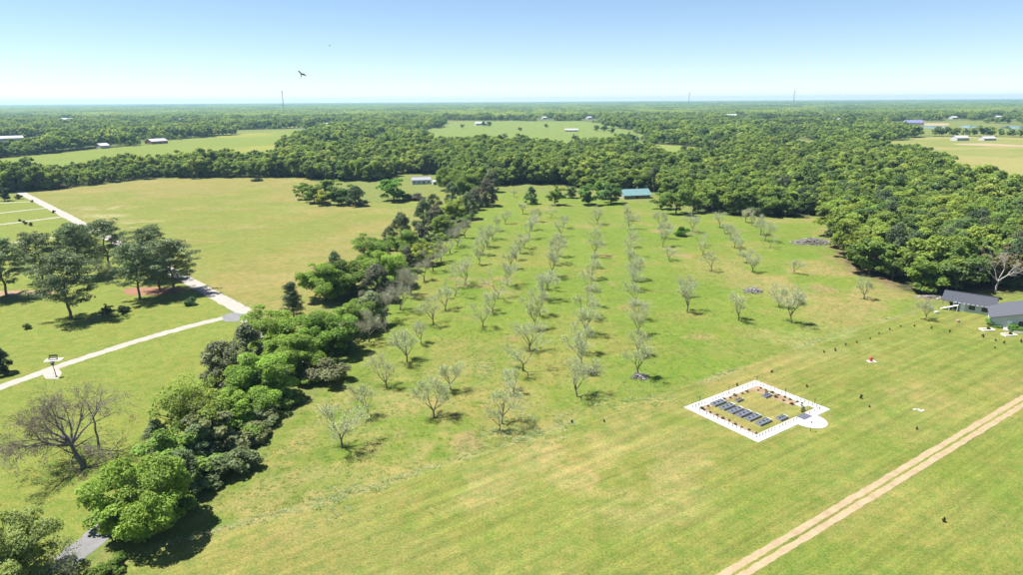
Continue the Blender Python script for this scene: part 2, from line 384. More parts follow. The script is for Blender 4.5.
# two-track: two wheel ruts and the grass strip between them
ca_, cb_ = A+dv*-20, B+dv*80
mid0, mid1 = np.array(G(775,550)), np.array(G(1023,401)); dv2 = (mid1-mid0)/np.linalg.norm(mid1-mid0); nv2 = np.array([-dv2[1], dv2[0]])
VV = []; FF = []; base = 0
for off in (-.71, .71):
    V, Fq = ribbon('t', [mid0-dv2*30+nv2*off, mid0+nv2*off, mid1+nv2*off, mid1+dv2*90+nv2*off], 1.02, None, z=.006, rag=.10, step=.25)
    VV.append(V); FF.append(Fq+base); base += len(V)
struct(link('dirt_track', mesh_np('dirt_track', np.vstack(VV), np.vstack(FF), M['dirt'])))
# gravel pull-off by the driveway
p = GP([(42,374),(58,368),(62,373),(58,379),(46,379)]); struct(link('driveway_pad', mesh_py('driveway_pad', [(x,y,.013) for x,y in p], [tuple(range(len(p)))], M['gravel'])))

# ------------------------------------------------------------------ vegetation meshes
def tubes(segs, k):
    S_ = np.array([[*a,*b,r0,r1] for a,b,r0,r1 in segs]); a = S_[:,:3]; b = S_[:,3:6]; r0 = S_[:,6]; r1 = S_[:,7]
    d = b-a; d /= np.linalg.norm(d, axis=1)[:,None]+1e-9
    up = np.where(np.abs(d[:,2:3]) < .9, [[0,0,1.]], [[1.,0,0]]); u = np.cross(d, up); u /= np.linalg.norm(u, axis=1)[:,None]; w = np.cross(d, u)
    n = len(S_); th = np.arange(k)*2*math.pi/k
    ring = u[:,None,:]*np.cos(th)[None,:,None]+w[:,None,:]*np.sin(th)[None,:,None]
    V = np.concatenate([a[:,None]+ring*r0[:,None,None], b[:,None]+ring*r1[:,None,None]], 1).reshape(-1,3)
    i = np.arange(k); f = np.stack([i, (i+1)%k, k+(i+1)%k, k+i], -1)
    return V, (f[None]+(np.arange(n)*2*k)[:,None,None]).reshape(-1,4)
def wood_mesh(name, segs, mat, thick=.05, limb=None):
    big = [s for s in segs if s[2] >= thick]; thin = [s for s in segs if s[2] < thick]
    Vs = []; Fs = []; base = 0
    for g, k in ((big, 7), (thin, 3)):
        if g:
            V, Fq = tubes(g, k); Vs.append(V); Fs.append(Fq+base); base += len(V)
    me = mesh_np(name, np.vstack(Vs), np.vstack(Fs), mat, True)
    if limb:
        me.materials.append(limb); nb = 0 if not big else len(big)*7
        mi = np.zeros(len(me.polygons), np.int32); mi[:nb] = 1; me.polygons.foreach_set('material_index', mi)
    return me
def leaves(name, cen, nrm, size, mat, r, lv=None, asp=.62):
    """one small folded leaf spray (two triangles) per centre"""
    n = len(cen); nrm = nrm/(np.linalg.norm(nrm, axis=1)[:,None]+1e-9)
    t = r.normal(size=(n,3)); u = np.cross(nrm, t); u /= np.linalg.norm(u, axis=1)[:,None]+1e-9; w = np.cross(nrm, u)
    s = size*(.65+.7*r.random(n))[:,None]
    a = cen-u*s; c = cen+u*s; b = cen+w*s*asp+nrm*s*.22; d = cen-w*s*asp+nrm*s*.22
    V = np.stack([a,b,c,d], 1).reshape(-1,3); q = np.arange(n)*4
    Fq = np.stack([np.stack([q,q+1,q+2],-1), np.stack([q,q+2,q+3],-1)], 1).reshape(-1,3)
    me = mesh_np(name, V, Fq, mat)
    if lv is None: lv = r.random(n)
    at = me.attributes.new('lv', 'FLOAT', 'POINT'); at.data.foreach_set('value', np.repeat(lv, 4).astype(np.float32))
    return me
def sph(r, n):
    v = r.normal(size=(n,3)); return v/np.linalg.norm(v, axis=1)[:,None]
def clumps_to_leaves(r, cl, rad, nleaf, size, up=.35, flat=.8, shell=.55):
    """leaf sprays on the shells of foliage clumps"""
    k = len(cl); wgt = rad**2/np.sum(rad**2); cnt = np.maximum(3, (wgt*nleaf).astype(int))
    ids = np.repeat(np.arange(k), cnt); n = len(ids)
    v = sph(r, n); v[:,2] = np.where(v[:,2] < -.35, -v[:,2]*.6, v[:,2])
    rr = (shell+(1-shell)*r.random(n)**.5)
    P = cl[ids]+v*(rad[ids]*rr)[:,None]*np.array([1,1,flat])
    nr = v*.8+np.array([0,0,up+.35])+r.normal(size=(n,3))*.5
    lv = np.clip(.5+.24*r.normal(size=n)+.30*(r.random(k)[ids]-.5)*2, 0, 1)
    return P, nr, lv
def broadleaf(seed, nleaf, size, ncl=38, H=1.0, rx=.42, low=.16, shape='round', dens=1.0, matname='leaf'):
    """unit-height tree: trunk + limbs to each foliage clump"""
    r = np.random.default_rng(seed)
    cl = []; 
    lob = [(r.random()*6.28, .75+.5*r.random()) for _ in range(6)]
    while len(cl) < ncl:
        v = sph(r, 1)[0]*r.random()**.42
        z = low+.08+(1-low-.14)*(.5+.5*v[2])
        prof = {'round':1, 'cone':1.25-1.05*(z-low)/(1-low), 'vase':.45+.85*(z-low)/(1-low)}[shape]
        az = math.atan2(v[1], v[0]); m_ = np.mean([1+.32*math.cos(az-a)*s for a, s in lob[:3]])
        k_ = 1+.32*r.random() if r.random() < .22 else .95; z = low+(z-low)*(k_*.4+.6)
        p = np.array([v[0]*rx*prof*m_*k_, v[1]*rx*prof*m_*k_, z]); cl.append(p)
    cl = np.array(cl); rad = (.070+.080*r.random(ncl))*(rx/.42)**.5
    segs = []; th = .026; z0 = 0
    lean = r.normal(size=2)*.02; tp = [np.array([0,0,-.02])]
    for i in range(1, 7): tp.append(np.array([lean[0]*i+.012*r.normal(), lean[1]*i+.012*r.normal(), i*.12]))
    for i in range(6): segs.append((tp[i], tp[i+1], th*(1-.13*i), th*(1-.13*(i+1))))
    for p, q in zip(cl, rad):
        k = min(5, max(1, int((p[2]*.62)/.12))); b0 = tp[k]; mid = b0*.45+p*.55+np.array([0,0,-.03])+r.normal(size=3)*.02
        segs.append((b0, mid, .010, .007)); segs.append((mid, p, .007, .0025))
        for _ in range(2):
            e = p+sph(r,1)[0]*q*.8; segs.append((mid*.4+p*.6, e, .004, .0015))
    P, nr, lv = clumps_to_leaves(r, cl, rad, nleaf, size)
    crown = leaves('crown', P, nr, size, M[matname], r, lv)
    return crown, wood_mesh('trunk', segs, M['bark'], .012)
def pine(seed, nleaf, size, conical=False):
    r = np.random.default_rng(seed); cl = []; rad = []; segs = []
    tp = [np.array([.012*i*r.normal()*.4, .012*i*r.normal()*.4, i/9.]) for i in range(10)]; tp[0][2] = -.02
    for i in range(9): segs.append((tp[i], tp[i+1], .022*(1-.1*i), .022*(1-.1*(i+1))))
    nb = 44 if not conical else 50; z_lo = .22 if not conical else .10
    for i in range(nb):
        z = z_lo+(1-z_lo-.03)*(i/nb)**.9; az = i*2.4+r.random()*.8
        f = (z-z_lo)/(1-z_lo)
        L = (.42*math.sin(math.pi*min(1, .30+.66*f))**.8 if not conical else .27*(1.02-f)**.8)*(.65+.5*r.random())
        b0 = np.array([*(tp[int(z*9)][:2]), z]); e = b0+np.array([math.cos(az)*L, math.sin(az)*L, L*(.25 if not conical else .12)+.01*r.normal()])
        segs.append((b0, e, .007, .002))
        for t in np.linspace(.45, 1.02, 4):
            cl.append(b0+(e-b0)*t+r.normal(size=3)*.018); rad.append(.055+.04*r.random())
    cl = np.array(cl); rad = np.array(rad)
    P, nr, lv = clumps_to_leaves(r, cl, rad, nleaf, size, up=.3, flat=.6, shell=.2)
    return leaves('crown', P, nr, size, M['pine'], r, lv, .34), wood_mesh('trunk', segs, M['bark'], .012)
def cedar(seed, nleaf, size, ncl=60):
    r = np.random.default_rng(seed); cl = []
    for i in range(ncl):
        f = r.random()**.9; z = .04+.92*f; R = .30*(1-f**2.2)**.7*(.55+.5*r.random()); az = r.random()*6.28
        cl.append((math.cos(az)*R, math.sin(az)*R, z))
    cl = np.array(cl); rad = .05+.055*r.random(ncl)
    P, nr, lv = clumps_to_leaves(r, cl, rad, nleaf, size, up=.1, flat=1.5, shell=.35)
    segs = [(np.array([0,0,-.02]), np.array([.01,0,.5]), .03, .016), (np.array([.01,0,.5]), np.array([0,.01,.93]), .016, .004)]
    for p in cl: segs.append((np.array([.005,0,max(.03,p[2]-.12)]), p, .007, .002))
    return leaves('crown', P, nr, size, M['pine'], r, lv, .4), wood_mesh('trunk', segs, M['bark'], .012)
def bush(seed, nleaf, size, ncl=22):
    r = np.random.default_rng(seed); v = sph(r, ncl); v[:,2] = np.abs(v[:,2]); v *= (.35+.35*r.random(ncl))[:,None]
    cl = v*np.array([.9,.9,.95])+np.array([0,0,.12]); rad = .16+.12*r.random(ncl)
    P, nr, lv = clumps_to_leaves(r, cl, rad, nleaf, size); P[:,2] = np.abs(P[:,2])
    segs = [(np.array([0,0,-.03]), p*.9, .018, .006) for p in cl]
    return leaves('crown', P, nr, size, M['leaf'], r, lv), wood_mesh('trunk', segs, M['bark'], .03)

def grow(r, p, d, L, rad, depth, segs, tips, spread=.6, up=.12, kids=(2,3), shrink=.72, minr=.006, droop=0):
    n = 3
    for i in range(n):
        d = d+r.normal(size=3)*.13+np.array([0,0,up-droop*(4-depth)*.25]); d /= np.linalg.norm(d)
        q = p+d*L/n; r1 = rad*(.90 if i < n-1 else .78); segs.append((p, q, rad, max(minr,r1))); p = q; rad = max(minr,r1)
        if depth > 0 and i >= 1 and r.random() < .55:
            s = d+sph(r,1)[0]*spread*1.25; s /= np.linalg.norm(s); grow(r, p, s, L*shrink*.8, rad*.62, depth-1, segs, tips, spread, up, kids, shrink, minr, droop)
    tips.append((p, depth))
    if depth > 0:
        for _ in range(r.integers(kids[0], kids[1]+1)):
            s = d+sph(r,1)[0]*spread; s /= np.linalg.norm(s)
            grow(r, p, s, L*shrink*(.8+.4*r.random()), rad*.70, depth-1, segs, tips, spread, up, kids, shrink, minr, droop)
def orchard_tree(seed, depth=4, leafn=4, lsize=.075, spread=.56):
    """open vase of grey limbs and twigs with a thin haze of new leaves, about 8 m tall"""
    r = np.random.default_rng(seed); segs = []; tips = []
    hh = 1.2+.8*r.random(); lean = r.normal(size=2)*.14; top = np.array([lean[0], lean[1], hh])
    segs.append((np.array([0,0,-.1]), top*.5+np.array([.03,0,0]), .21, .17)); segs.append((top*.5+np.array([.03,0,0]), top, .17, .14))
    nl = r.integers(3, 6); a0 = r.random()*6.28
    for i in range(nl):
        az = a0+i*6.283/nl+r.normal()*.4; tilt = .30+.55*r.random()
        d = np.array([math.cos(az)*math.sin(tilt), math.sin(az)*math.sin(tilt), math.cos(tilt)])
        grow(r, top, d, 2.3*(.75+.5*r.random()), .11, depth, segs, tips, spread, .08, (2,3), .72, .018)
    tp = np.array([t for t, dd in tips if dd <= 2]); n = len(tp)*leafn
    cen = np.repeat(tp, leafn, 0)+r.normal(size=(n,3))*.36
    return leaves('crown', cen, sph(r, n)+np.array([0,0,.4]), lsize, M['pale'], r), wood_mesh('trunk', segs, M['greybark'], .045, M['bark'])

LIB = {}
LIB['big'] = [broadleaf(100+i, 22000, .0168, 70, rx=.52, low=-.02) for i in range(4)]
LIB['oak'] = [broadleaf(150, 5200, .022, 60, rx=.62, low=.22)]
LIB['mid'] = [broadleaf(200+i, 3600, .034, 34, rx=.45, low=.0) for i in range(5)]
LIB['lo'] = [broadleaf(300+i, 520, .085, 22, rx=.48, low=.02, matname='far') for i in range(5)]
LIB['woods'] = [broadleaf(330+i, 2400, .042, 30, rx=.46, low=.04, matname='far') for i in range(5)]
LIB['pine'] = [pine(400+i, 9000, .020) for i in range(4)]
LIB['conepine'] = [pine(450, 8000, .020, True)]
LIB['cedar'] = [cedar(500+i, 9000, .020) for i in range(3)]
LIB['bush'] = [bush(600+i, 2600, .055) for i in range(4)]
LIB['orchard'] = [orchard_tree(700+i) for i in range(12)]

used = {}
def plant(kind, x, y, h, label, cat='tree', color=(.08,.13,.03), name='tree', group=None, wide=1.0, rz=None, var=None, z=0):
    L = LIB[kind]; k = used.get(kind, 0); used[kind] = k+1
    crown, trunk = L[(k if var is None else var) % len(L)]
    e = thing(name, label, cat, (x, y, z), random.random()*6.283 if rz is None else rz, group)
    e.scale = (h*wide, h*wide, h)
    link('trunk', trunk, e)
    c = link('crown', crown, e); f = .9+.2*random.random(); c.color = (color[0]*f*(.94+.12*random.random()), color[1]*f, color[2]*f, 1)
    return e

# ------------------------------------------------------------------ the orchard (rows, near to far)
ROWS = [
 ('first', [(342,448),(368,414),(387,387.5),(407,362),(421,344),(433.5,325),(445.5,310.5),(455,296.5),(464.5,285),(479,265),(483,255),(487,247),(492.5,239.5),(498.5,231.5),(505,224)]),
 ('second', [(434,418),(450.5,390),(483,327),(492.5,313),(498,299),(508,286.5),(511,268.5),(516,260),(520.5,253.5),(524.5,248.5),(529,239.5),(532,230.5),(536,222),(523,214)]),
 ('third', [(502,424),(513.5,393.5),(523,371),(529.5,350.5),(534,329.5),(540,315.5),(543.5,300),(547.5,289),(551.5,276),(554.5,265),(557,256),(559.5,246.5),(561,237),(563.5,228),(551,218)]),
 ('fourth', [(577.5,397),(580.5,371),(583.5,353),(585,334),(586,318.5),(587,305),(590,291),(591.5,279),(593,267.5),(594.5,256),(595.5,244),(596.5,233),(597,224)]),
 ('fifth', [(638.5,377),(638.5,355),(638,335),(637,320),(636,304.5),(634.5,291),(633,280),(631.5,268),(631.5,257),(631,247),(630.5,238),(629.5,229),(628,221)]),
 ('sixth', [(687,312),(683,297),(669,260.5),(663,247),(661.5,238),(660.5,228)]),
 ('seventh', [(738.5,320.5),(711.5,271),(703,255),(699,246),(692,232)]),
 ('eighth', [(791,323),(779,307),(752.5,272.5),(746.5,263),(740.5,256),(734.5,247.5),(730.5,240),(724.5,233.5),(720,228)]),
 ('ninth', [(794,274),(770,248),(765,241),(760.5,235),(751.5,226),(745.5,222.5)]),
]
bigger = {(791,323):1.05,(738.5,320.5):1.0,(687,312):1.05,(342,448):1.0}
for rn, pts in ROWS:
    for i, p in enumerate(pts):
        x, y = G(*p); s = 1.02*bigger.get(p, .72+.28*random.random())
        if rn in ('sixth','seventh','eighth','ninth') and p not in bigger: s *= .92
        green = random.random()
        colr = (.42-.03*green, .47+.0*green, .29-.08*green)
        plant('orchard', x, y, s, f'pale thin-leaved orchard tree, {ORD(i)} from the near end of the {rn} row from the hedgerow', 'orchard tree', colr, 'orchard_tree', 'orchard trees planted in rows', wide=.95+.15*random.random())
EDGE = [(369,342),(386,324.5),(400,310),(411,296),(424,281),(433,271),(441,261.5),(450.5,254),(457,246.5),(465,238)]
for i, p in enumerate(EDGE):
    x, y = G(*p)
    plant('orchard', x, y, .85+.2*random.random(), f'grey half-bare tree leaning on the hedgerow edge, {ORD(i)} up from the near end', 'tree', (.27,.28,.20), 'hedgerow_edge_tree', 'grey trees along the orchard side of the hedgerow', wide=1.1)
for p, h, lab in (((864,299),.8,'pale young tree alone on the grass left of the grey house'),((925.5,320),.62,'thin bare sapling on the lawn left of the long grey house'),((514,197),.55,'tiny pale tree alone at the far end of the orchard'),((500,431),.5,'small pale shrubby tree at the near orchard border')):
    x, y = G(*p); plant('orchard', x, y, h, lab, 'tree', (.33,.38,.19), 'young_tree')

# ------------------------------------------------------------------ hedgerow and foreground trees
BR, GR, YG, DK, BN, GY = (.210,.325,.055), (.170,.262,.055), (.285,.350,.058), (.130,.185,.078), (.150,.175,.088), (.195,.230,.112)
HEDGE = [  # kind, ground point, height, width, colour
 ('big',(148,534),10.6,1.0,BR,'bright green'),('oak',(193,440),10,.9,(.23,.30,.065),'spreading light green'),
 ('cedar',(158,452),5.5,1.3,DK,'low dark'),('cedar',(200,462),6,1.5,DK,'dark scrubby'),('bush',(223,452),4.6,1.2,GY,'grey twiggy'),('bush',(238,470),3.8,1.2,GY,'grey-green'),('cedar',(186,494),6.5,1.4,(.10,.15,.06),'dark green'),('mid',(178,470),7.5,1.1,GR,'mid green'),('mid',(212,452),8,1.1,(.185,.215,.10),'dull olive'),('bush',(170,478),4,1.3,BR,'bright leafy'),('bush',(196,480),4.2,1.4,GR,'broad green'),('bush',(214,478),3.6,1.3,DK,'dark low'),('bush',(172,510),3.4,1.3,GR,'dark-shaded green'),('bush',(120,528),4.2,1.2,BR,'fresh leafy'),('bush',(230,436),4.2,1.3,BR,'yellowish'),('mid',(238,428),7,1.0,BR,'light green'),('bush',(252,440),3.2,1.2,GR,'green'),('bush',(262,425),3.2,1.3,GY,'dull green'),
 ('cedar',(226,387),9.5,1.45,BN,'brown-green'),('cedar',(250,372),10,1.3,BN,'dark brown-green'),
 ('big',(262,402),9.5,1.1,BR,'bright green'),('big',(277,352),10.5,1.15,BR,'bright green'),('big',(296,375),9,1.1,BR,'fresh green'),('big',(330,352),10,1.05,BR,'bright green'),('bush',(327,382),5,1.2,(.17,.19,.10),'pale twiggy'),
 ('big',(240,412),5.5,1.1,BR,'small bright green'),('conepine',(294,318),9.5,1.05,(.10,.15,.065),'lone conical'),
 ('big',(358,332),8.5,1.1,(.19,.28,.055),'leafy green'),('cedar',(372,326),8.5,1.4,GY,'dull grey-green'),('cedar',(350,350),6.5,1.4,DK,'dark'),
 ('big',(326,300),11,1.1,BR,'bright green'),('big',(350,294),11,1.1,GR,'deep green'),('cedar',(337,294),12,.9,DK,'tall dark'),('cedar',(378,301),10,1.4,(.13,.14,.085),'grey-dark'),
 ('big',(386,287),11,1.1,BR,'bright green'),('big',(373,266),11,1.1,GR,'rounded deep green'),('big',(408,258),10.5,1.05,(.17,.26,.06),'rounded green'),('big',(423,264),8,1.0,YG,'yellow-green'),('cedar',(420,250),9.5,1.35,(.13,.14,.085),'brownish'),('cedar',(408,272),8,1.3,(.13,.14,.085),'dull'),
 ('cedar',(402,243),11.5,1.2,DK,'dark'),('cedar',(390,250),9,1.2,DK,'dark'),('cedar',(424,229),12,1.2,DK,'tall dark'),('cedar',(437,231),10.5,1.3,(.13,.14,.085),'brown-grey'),('big',(444,236),9,1.0,GR,'green'),
 ('cedar',(434,217),11,1.2,DK,'dark'),('big',(456,219),10.5,1.0,YG,'yellow-green'),('cedar',(468,219),12,1.2,DK,'dark'),('cedar',(452,203),11,1.2,DK,'dark'),('cedar',(486,206),14,1.35,(.115,.115,.072),'large dark brown'),('cedar',(474,210),10,1.3,(.13,.14,.085),'brown'),
 ('big',(470,200),15,1.0,GR,'large green'),('big',(448,190),14.5,.95,GR,'large round green'),('big',(460,193),14,.95,(.18,.26,.055),'green'),('cedar',(492,192),13,1.3,BN,'brown'),
]
cnt = {}
noun = {'mid':'small tree','big':'leafy tree','oak':'oak','cedar':'cedar','bush':'shrub','conepine':'pine'}
for kind, p, h, w, c, desc in HEDGE:
    h *= 1.06; w *= 1.0 if kind == 'cedar' else 1.1
    x, y = G(*p); key = (kind, desc); cnt[key] = cnt.get(key, 0)+1
    plant(kind, x, y, h, f'{desc} {noun[kind]} in the hedgerow, {ORD(cnt[key]-1)} of its kind from the camera', 'shrub' if kind == 'bush' else 'tree', c, 'hedgerow_shrub' if kind == 'bush' else {'mid':'broadleaf_tree','big':'broadleaf_tree','oak':'oak_tree','cedar':'cedar_tree','conepine':'pine_tree'}[kind], 'hedgerow trees and shrubs', wide=w)
# understorey along the hedgerow
line = GP([(235,455),(262,418),(300,385),(335,355),(370,318),(400,285),(425,258),(450,232),(475,210)])
sL = np.r_[0, np.cumsum(np.hypot(*(line[1:]-line[:-1]).T))]; t = 0; k = 0
while t < sL[-1]:
    x = np.interp(t, sL, line[:,0])+random.uniform(-4.5,2.5); y = np.interp(t, sL, line[:,1])+random.uniform(-2,2)
    plant('bush', x, y, random.uniform(2,4.2), f'low undergrowth bush beneath the hedgerow, {ORD(k)} from the near end', 'bush', random.choice([GR,DK,GY,BR,GR]), 'undergrowth_bush', 'undergrowth along the hedgerow', wide=1.3)
    t += 4.0; k += 1
for p, h, w, c, lab in (
 ((20,582),10.5,.9,(.26,.32,.11),'pale green round tree at the bottom left corner'),):
    x, y = G(*p); plant('big', x, y, h, lab, 'tree', c, 'broadleaf_tree', wide=w)
for p, h, c, lab in (((112,572),2.2,GR,'low green bush beside the asphalt lane'),((98,582),2.6,GR,'green bush at the bottom edge beside the asphalt lane'),((120,560),1.3,GR,'small green bush right of the asphalt lane'),((60,590),3.0,GY,'grey-green bush under the bare shrub')):
    x, y = G(*p); plant('bush', x, y, h, lab, 'bush', c, 'bush')

# ------------------------------------------------------------------ pines and shrubs on the left lawn
PN = (.165,.215,.105)
for i, (p, h, w) in enumerate([((71,319),14,1.05),((7,297),13.5,1.0),((43,282),12.5,1.05),((80,278),14,.95),((110,270),13.5,1.05),((140,300),13,1.0),((174,293),13,1.15),((153,280),13.5,1.0),((78,262),11,.9),((160,290),10,1.1),((-18,300),13,1.0)]):
    x, y = G(*p)
    lab = ['tall dark pine standing nearest the driveway on its own patch of shade','dark pine at the left edge of the lawn','dark pine second from the left edge of the grove','dark pine in the middle of the grove','dark pine at the back of the grove near the gravel road','dark pine left of the red mulch bed','broad dark pine beside the gravel road over red mulch','dark pine behind the mulch bed','smaller pine at the back of the grove by the gravel lane','low pine between the two pines of the mulch bed','pine cut by the left edge of the picture'][i]
    plant('pine', x, y, h*1.28, lab, 'pine tree', PN, 'pine_tree', 'pines of the lawn grove', wide=w)
x, y = G(107,282); plant('orchard', x, y, .95, 'scraggly thin tree in the middle of the pine grove', 'tree', (.15,.19,.06), 'thin_tree')
x, y = G(0,374); plant('cedar', x, y, 6, 'dark evergreen at the left edge above the driveway', 'tree', (.045,.075,.034), 'cedar_tree', wide=1.3)
for p, h, c, kind, lab in (((107,317),3.6,(.075,.115,.045),'mid','young round-headed tree right of the tall pine'),((124,312),2.6,(.06,.10,.05),'bush','grey-green shrub on the lawn below the mulch bed'),((191,305),2.6,(.07,.14,.06),'bush','blue-green shrub beside the gravel road'),((27,329),1.6,(.10,.15,.05),'bush','tiny sapling on the lawn near the left edge'),((24,256),4.5,(.085,.095,.05),'mid','small brownish tree beside the lowest gravel lane'),((57,256),5.5,(.09,.14,.035),'mid','yellow-green tree behind the pines'),((5,201),9,(.04,.07,.03),'mid','dark round tree beside the top gravel lane'),((-6,196),11,(.04,.06,.03),'mid','dark tree at the left edge by the gravel road'),((19,199),3.2,(.07,.10,.03),'bush','low shrub between the top lane and the gravel road')):
    x, y = G(*p); plant(kind, x, y, h, lab, 'shrub' if kind == 'bush' else 'tree', c, 'shrub' if kind == 'bush' else 'small_tree')
for i, p in enumerate([(20,221.5),(25,224.5),(31,226),(64,227),(23,240),(42,236.5),(28,242),(54,213),(32,202),(83,229),(88,231.5)]):
    x, y = G(*p); plant('bush', x, y, 1.5+.6*random.random(), f'tiny dark shrub between the gravel lanes, {ORD(i)} counted lane by lane', 'shrub', (.035,.05,.03), 'lane_shrub', 'shrubs between the gravel lanes', wide=.75)
mb = link('mulch_bed', mesh_py('mulch_bed', [(x,y,.008) for x,y in [tuple(np.array(G(152,291))+np.array([math.cos(a)*9*(1+.2*math.sin(3*a)), math.sin(a)*5.5*(1+.2*math.cos(2*a))])) for a in np.linspace(0,6.283,40)[:-1]]], [tuple(range(39))], M['mulch'])); struct(mb)
mb = link('mulch_bed', mesh_py('mulch_bed', [(x,y,.008) for x,y in [tuple(np.array(G(24,293))+np.array([math.cos(a)*10*(1+.2*math.sin(3*a)), math.sin(a)*3.5*(1+.2*math.cos(2*a))])) for a in np.linspace(0,6.283,40)[:-1]]], [tuple(range(39))], M['soil'])); struct(mb)

# ------------------------------------------------------------------ dead trees
def dead_tree(seed, dirs, trunkh, lean, L, rad, depth, droop, name, label, p, mat='dead', twig=0, leafc=None, kids=(2,3), spread=.55):
    r = np.random.default_rng(seed); segs = []; tips = []
    q = np.zeros(3)-np.array([0,0,.2]); n = 5
    for i in range(n):
        q2 = np.array([lean[0]*(i+1)/n, lean[1]*(i+1)/n, trunkh*(i+1)/n])+r.normal(size=3)*.05; segs.append((q, q2, rad*(1-.09*i), rad*(1-.09*(i+1)))); q = q2
        for _ in range(2 if i >= 1 and twig else 0):
            d = sph(r,1)[0]; d[2] = abs(d[2])*.3; grow(r, q, d/np.linalg.norm(d), L*.7, rad*.25, depth-1, segs, tips, spread, -.02, kids, .72, .013, droop)
    for d in dirs:
        d = np.array(d, float); d /= np.linalg.norm(d); grow(r, q, d, L*(.85+.3*r.random()), rad*.42, depth, segs, tips, spread, .03, kids, .72, .013, droop)
    x, y = G(*p); e = thing(name, label, 'dead tree', (x, y, 0))
    link('trunk', wood_mesh('trunk', segs, M[mat], .06), e)
    if leafc:
        tp = np.array([t_ for t_, dd in tips if dd <= 2]); k = leafc[0]; n_ = len(tp)*k
        c = link('crown', leaves('crown', np.repeat(tp, k, 0)+r.normal(size=(n_,3))*.3, sph(r, n_), .10, M['pale'], r), e); c.color = (*leafc[1], 1)
    return e
dead_tree(11, [(-.6,.3,1),(-.2,.6,1),(.3,.2,1),(-1,-.2,.6),(-1,.4,.25),(-1,-.5,.15),(.6,.5,.8),(-.9,-.1,.35),(-.8,.8,.2),(-.5,-.8,.3)], 4.0, (-1.6,.3), 3.6, .45, 4, .15, 'dead_tree', 'large grey dead tree with a brown twiggy crown leaning left', (84,468), twig=1, leafc=(3,(.17,.14,.13)), kids=(2,3))
dead_tree(12, [(.2,.3,1),(.5,.1,.9),(1,0,.55),(-.3,.2,1)], 6.0, (.1,.1), 2.9, .22, 2, 0, 'dead_tree', 'slim bare dead tree right behind the leaning dead tree', (99,450), kids=(1,2))
dead_tree(13, [(1,.5,.5),(1,.1,.25),(.9,.9,.6)], .5, (.5,.1), 2.6, .13, 2, 0, 'fallen_branch', 'bare fallen limbs on the grass right of the slim dead tree', (108,454), kids=(1,2))
dead_tree(14, [(.1,.2,1),(.4,.1,1),(-.4,.2,1),(.1,-.4,1)], 1.0, (0,.1), 2.0, .10, 3, 0, 'bare_shrub', 'bare twiggy shrub over the asphalt lane at the bottom left', (66,586), mat='greybark', leafc=(3,(.16,.19,.07)))
dead_tree(15, [(.3,0,1),(-.4,0,1),(.9,.3,.6),(-.8,.2,.9),(1,-.2,.8)], 3.5, (.2,0), 4.4, .30, 3, .0, 'dead_tree', 'pale bare dead tree at the edge of the wood behind the houses', (995,293), mat='paledead')

# ------------------------------------------------------------------ trees at the far end of the orchard
for kind, p, h, w, c, lab in (
 ('cedar',(531,204),9.5,1.25,(.05,.10,.035),'dark green pointed evergreen at the far end of the orchard'),('mid',(555,205),11,.95,GR,'green tree right of the pointed evergreen'),('mid',(588,205),12.5,1.15,(.075,.135,.035),'spreading oak left of the blue-roofed house'),('mid',(611,204),12,1.2,(.07,.12,.04),'second spreading oak left of the blue-roofed house'),('mid',(571,198),8,1.2,(.075,.115,.04),'dark-hollowed tree with a flat crown at the far orchard end'),('mid',(600,199),12,1.0,GR,'green oak between the two spreading oaks'),
 ('mid',(676,214),15,1.0,(.09,.145,.03),'large oak right of the blue-roofed house'),('mid',(661,209),11,1.0,(.105,.15,.03),'yellow-green tree close to the right of the blue-roofed house'),('mid',(693,213),12,1.0,GR,'oak at the left end of the wood behind the orchard'),
 ('bush',(682,236),4.5,1.0,(.09,.20,.025),'bright green bush among the far orchard trees'),
 ('mid',(314,203),10,1.2,GR,'round green tree at the left of the field clump'),('mid',(305,199),9,1.1,GR,'tree at the far left of the field clump'),('mid',(323,205),7,1.2,YG,'yellow-green tree at the front of the field clump'),('mid',(338,205),9.5,1.2,(.065,.11,.028),'green tree in the middle of the field clump'),('cedar',(356,206),9,1.5,(.045,.07,.03),'dark pointed tree in the field clump'),('mid',(349,203),9,1.2,GR,'green tree beside the dark pointed tree of the field clump'),('mid',(330,196),10,1.2,GR,'tree at the back of the field clump'),
 ('mid',(395,201),12,1.2,(.085,.165,.03),'round bright tree standing alone in the field left of the shed'),('bush',(416,200),5,1.6,(.085,.08,.065),'brown-grey brush heap beside the round field tree'),('bush',(404,200),6,1.3,GR,'green shrub between the round field tree and the brush heap'),
 ('bush',(257,181),2.5,3,(.05,.06,.03),'low dark shrub patch at the far side of the hay field')):
    if p[0] < 420 and kind != 'bush': h *= 1.2; w *= 1.15
    c = tuple(min(.36, v*1.75) for v in c) if max(c) < .18 else c
    x, y = G(*p); nm = 'shrub' if kind == 'bush' else 'broadleaf_tree' if kind == 'mid' else 'cedar_tree'
    plant(kind, x, y, h, lab, 'shrub' if kind == 'bush' else 'tree', c, nm, wide=w)

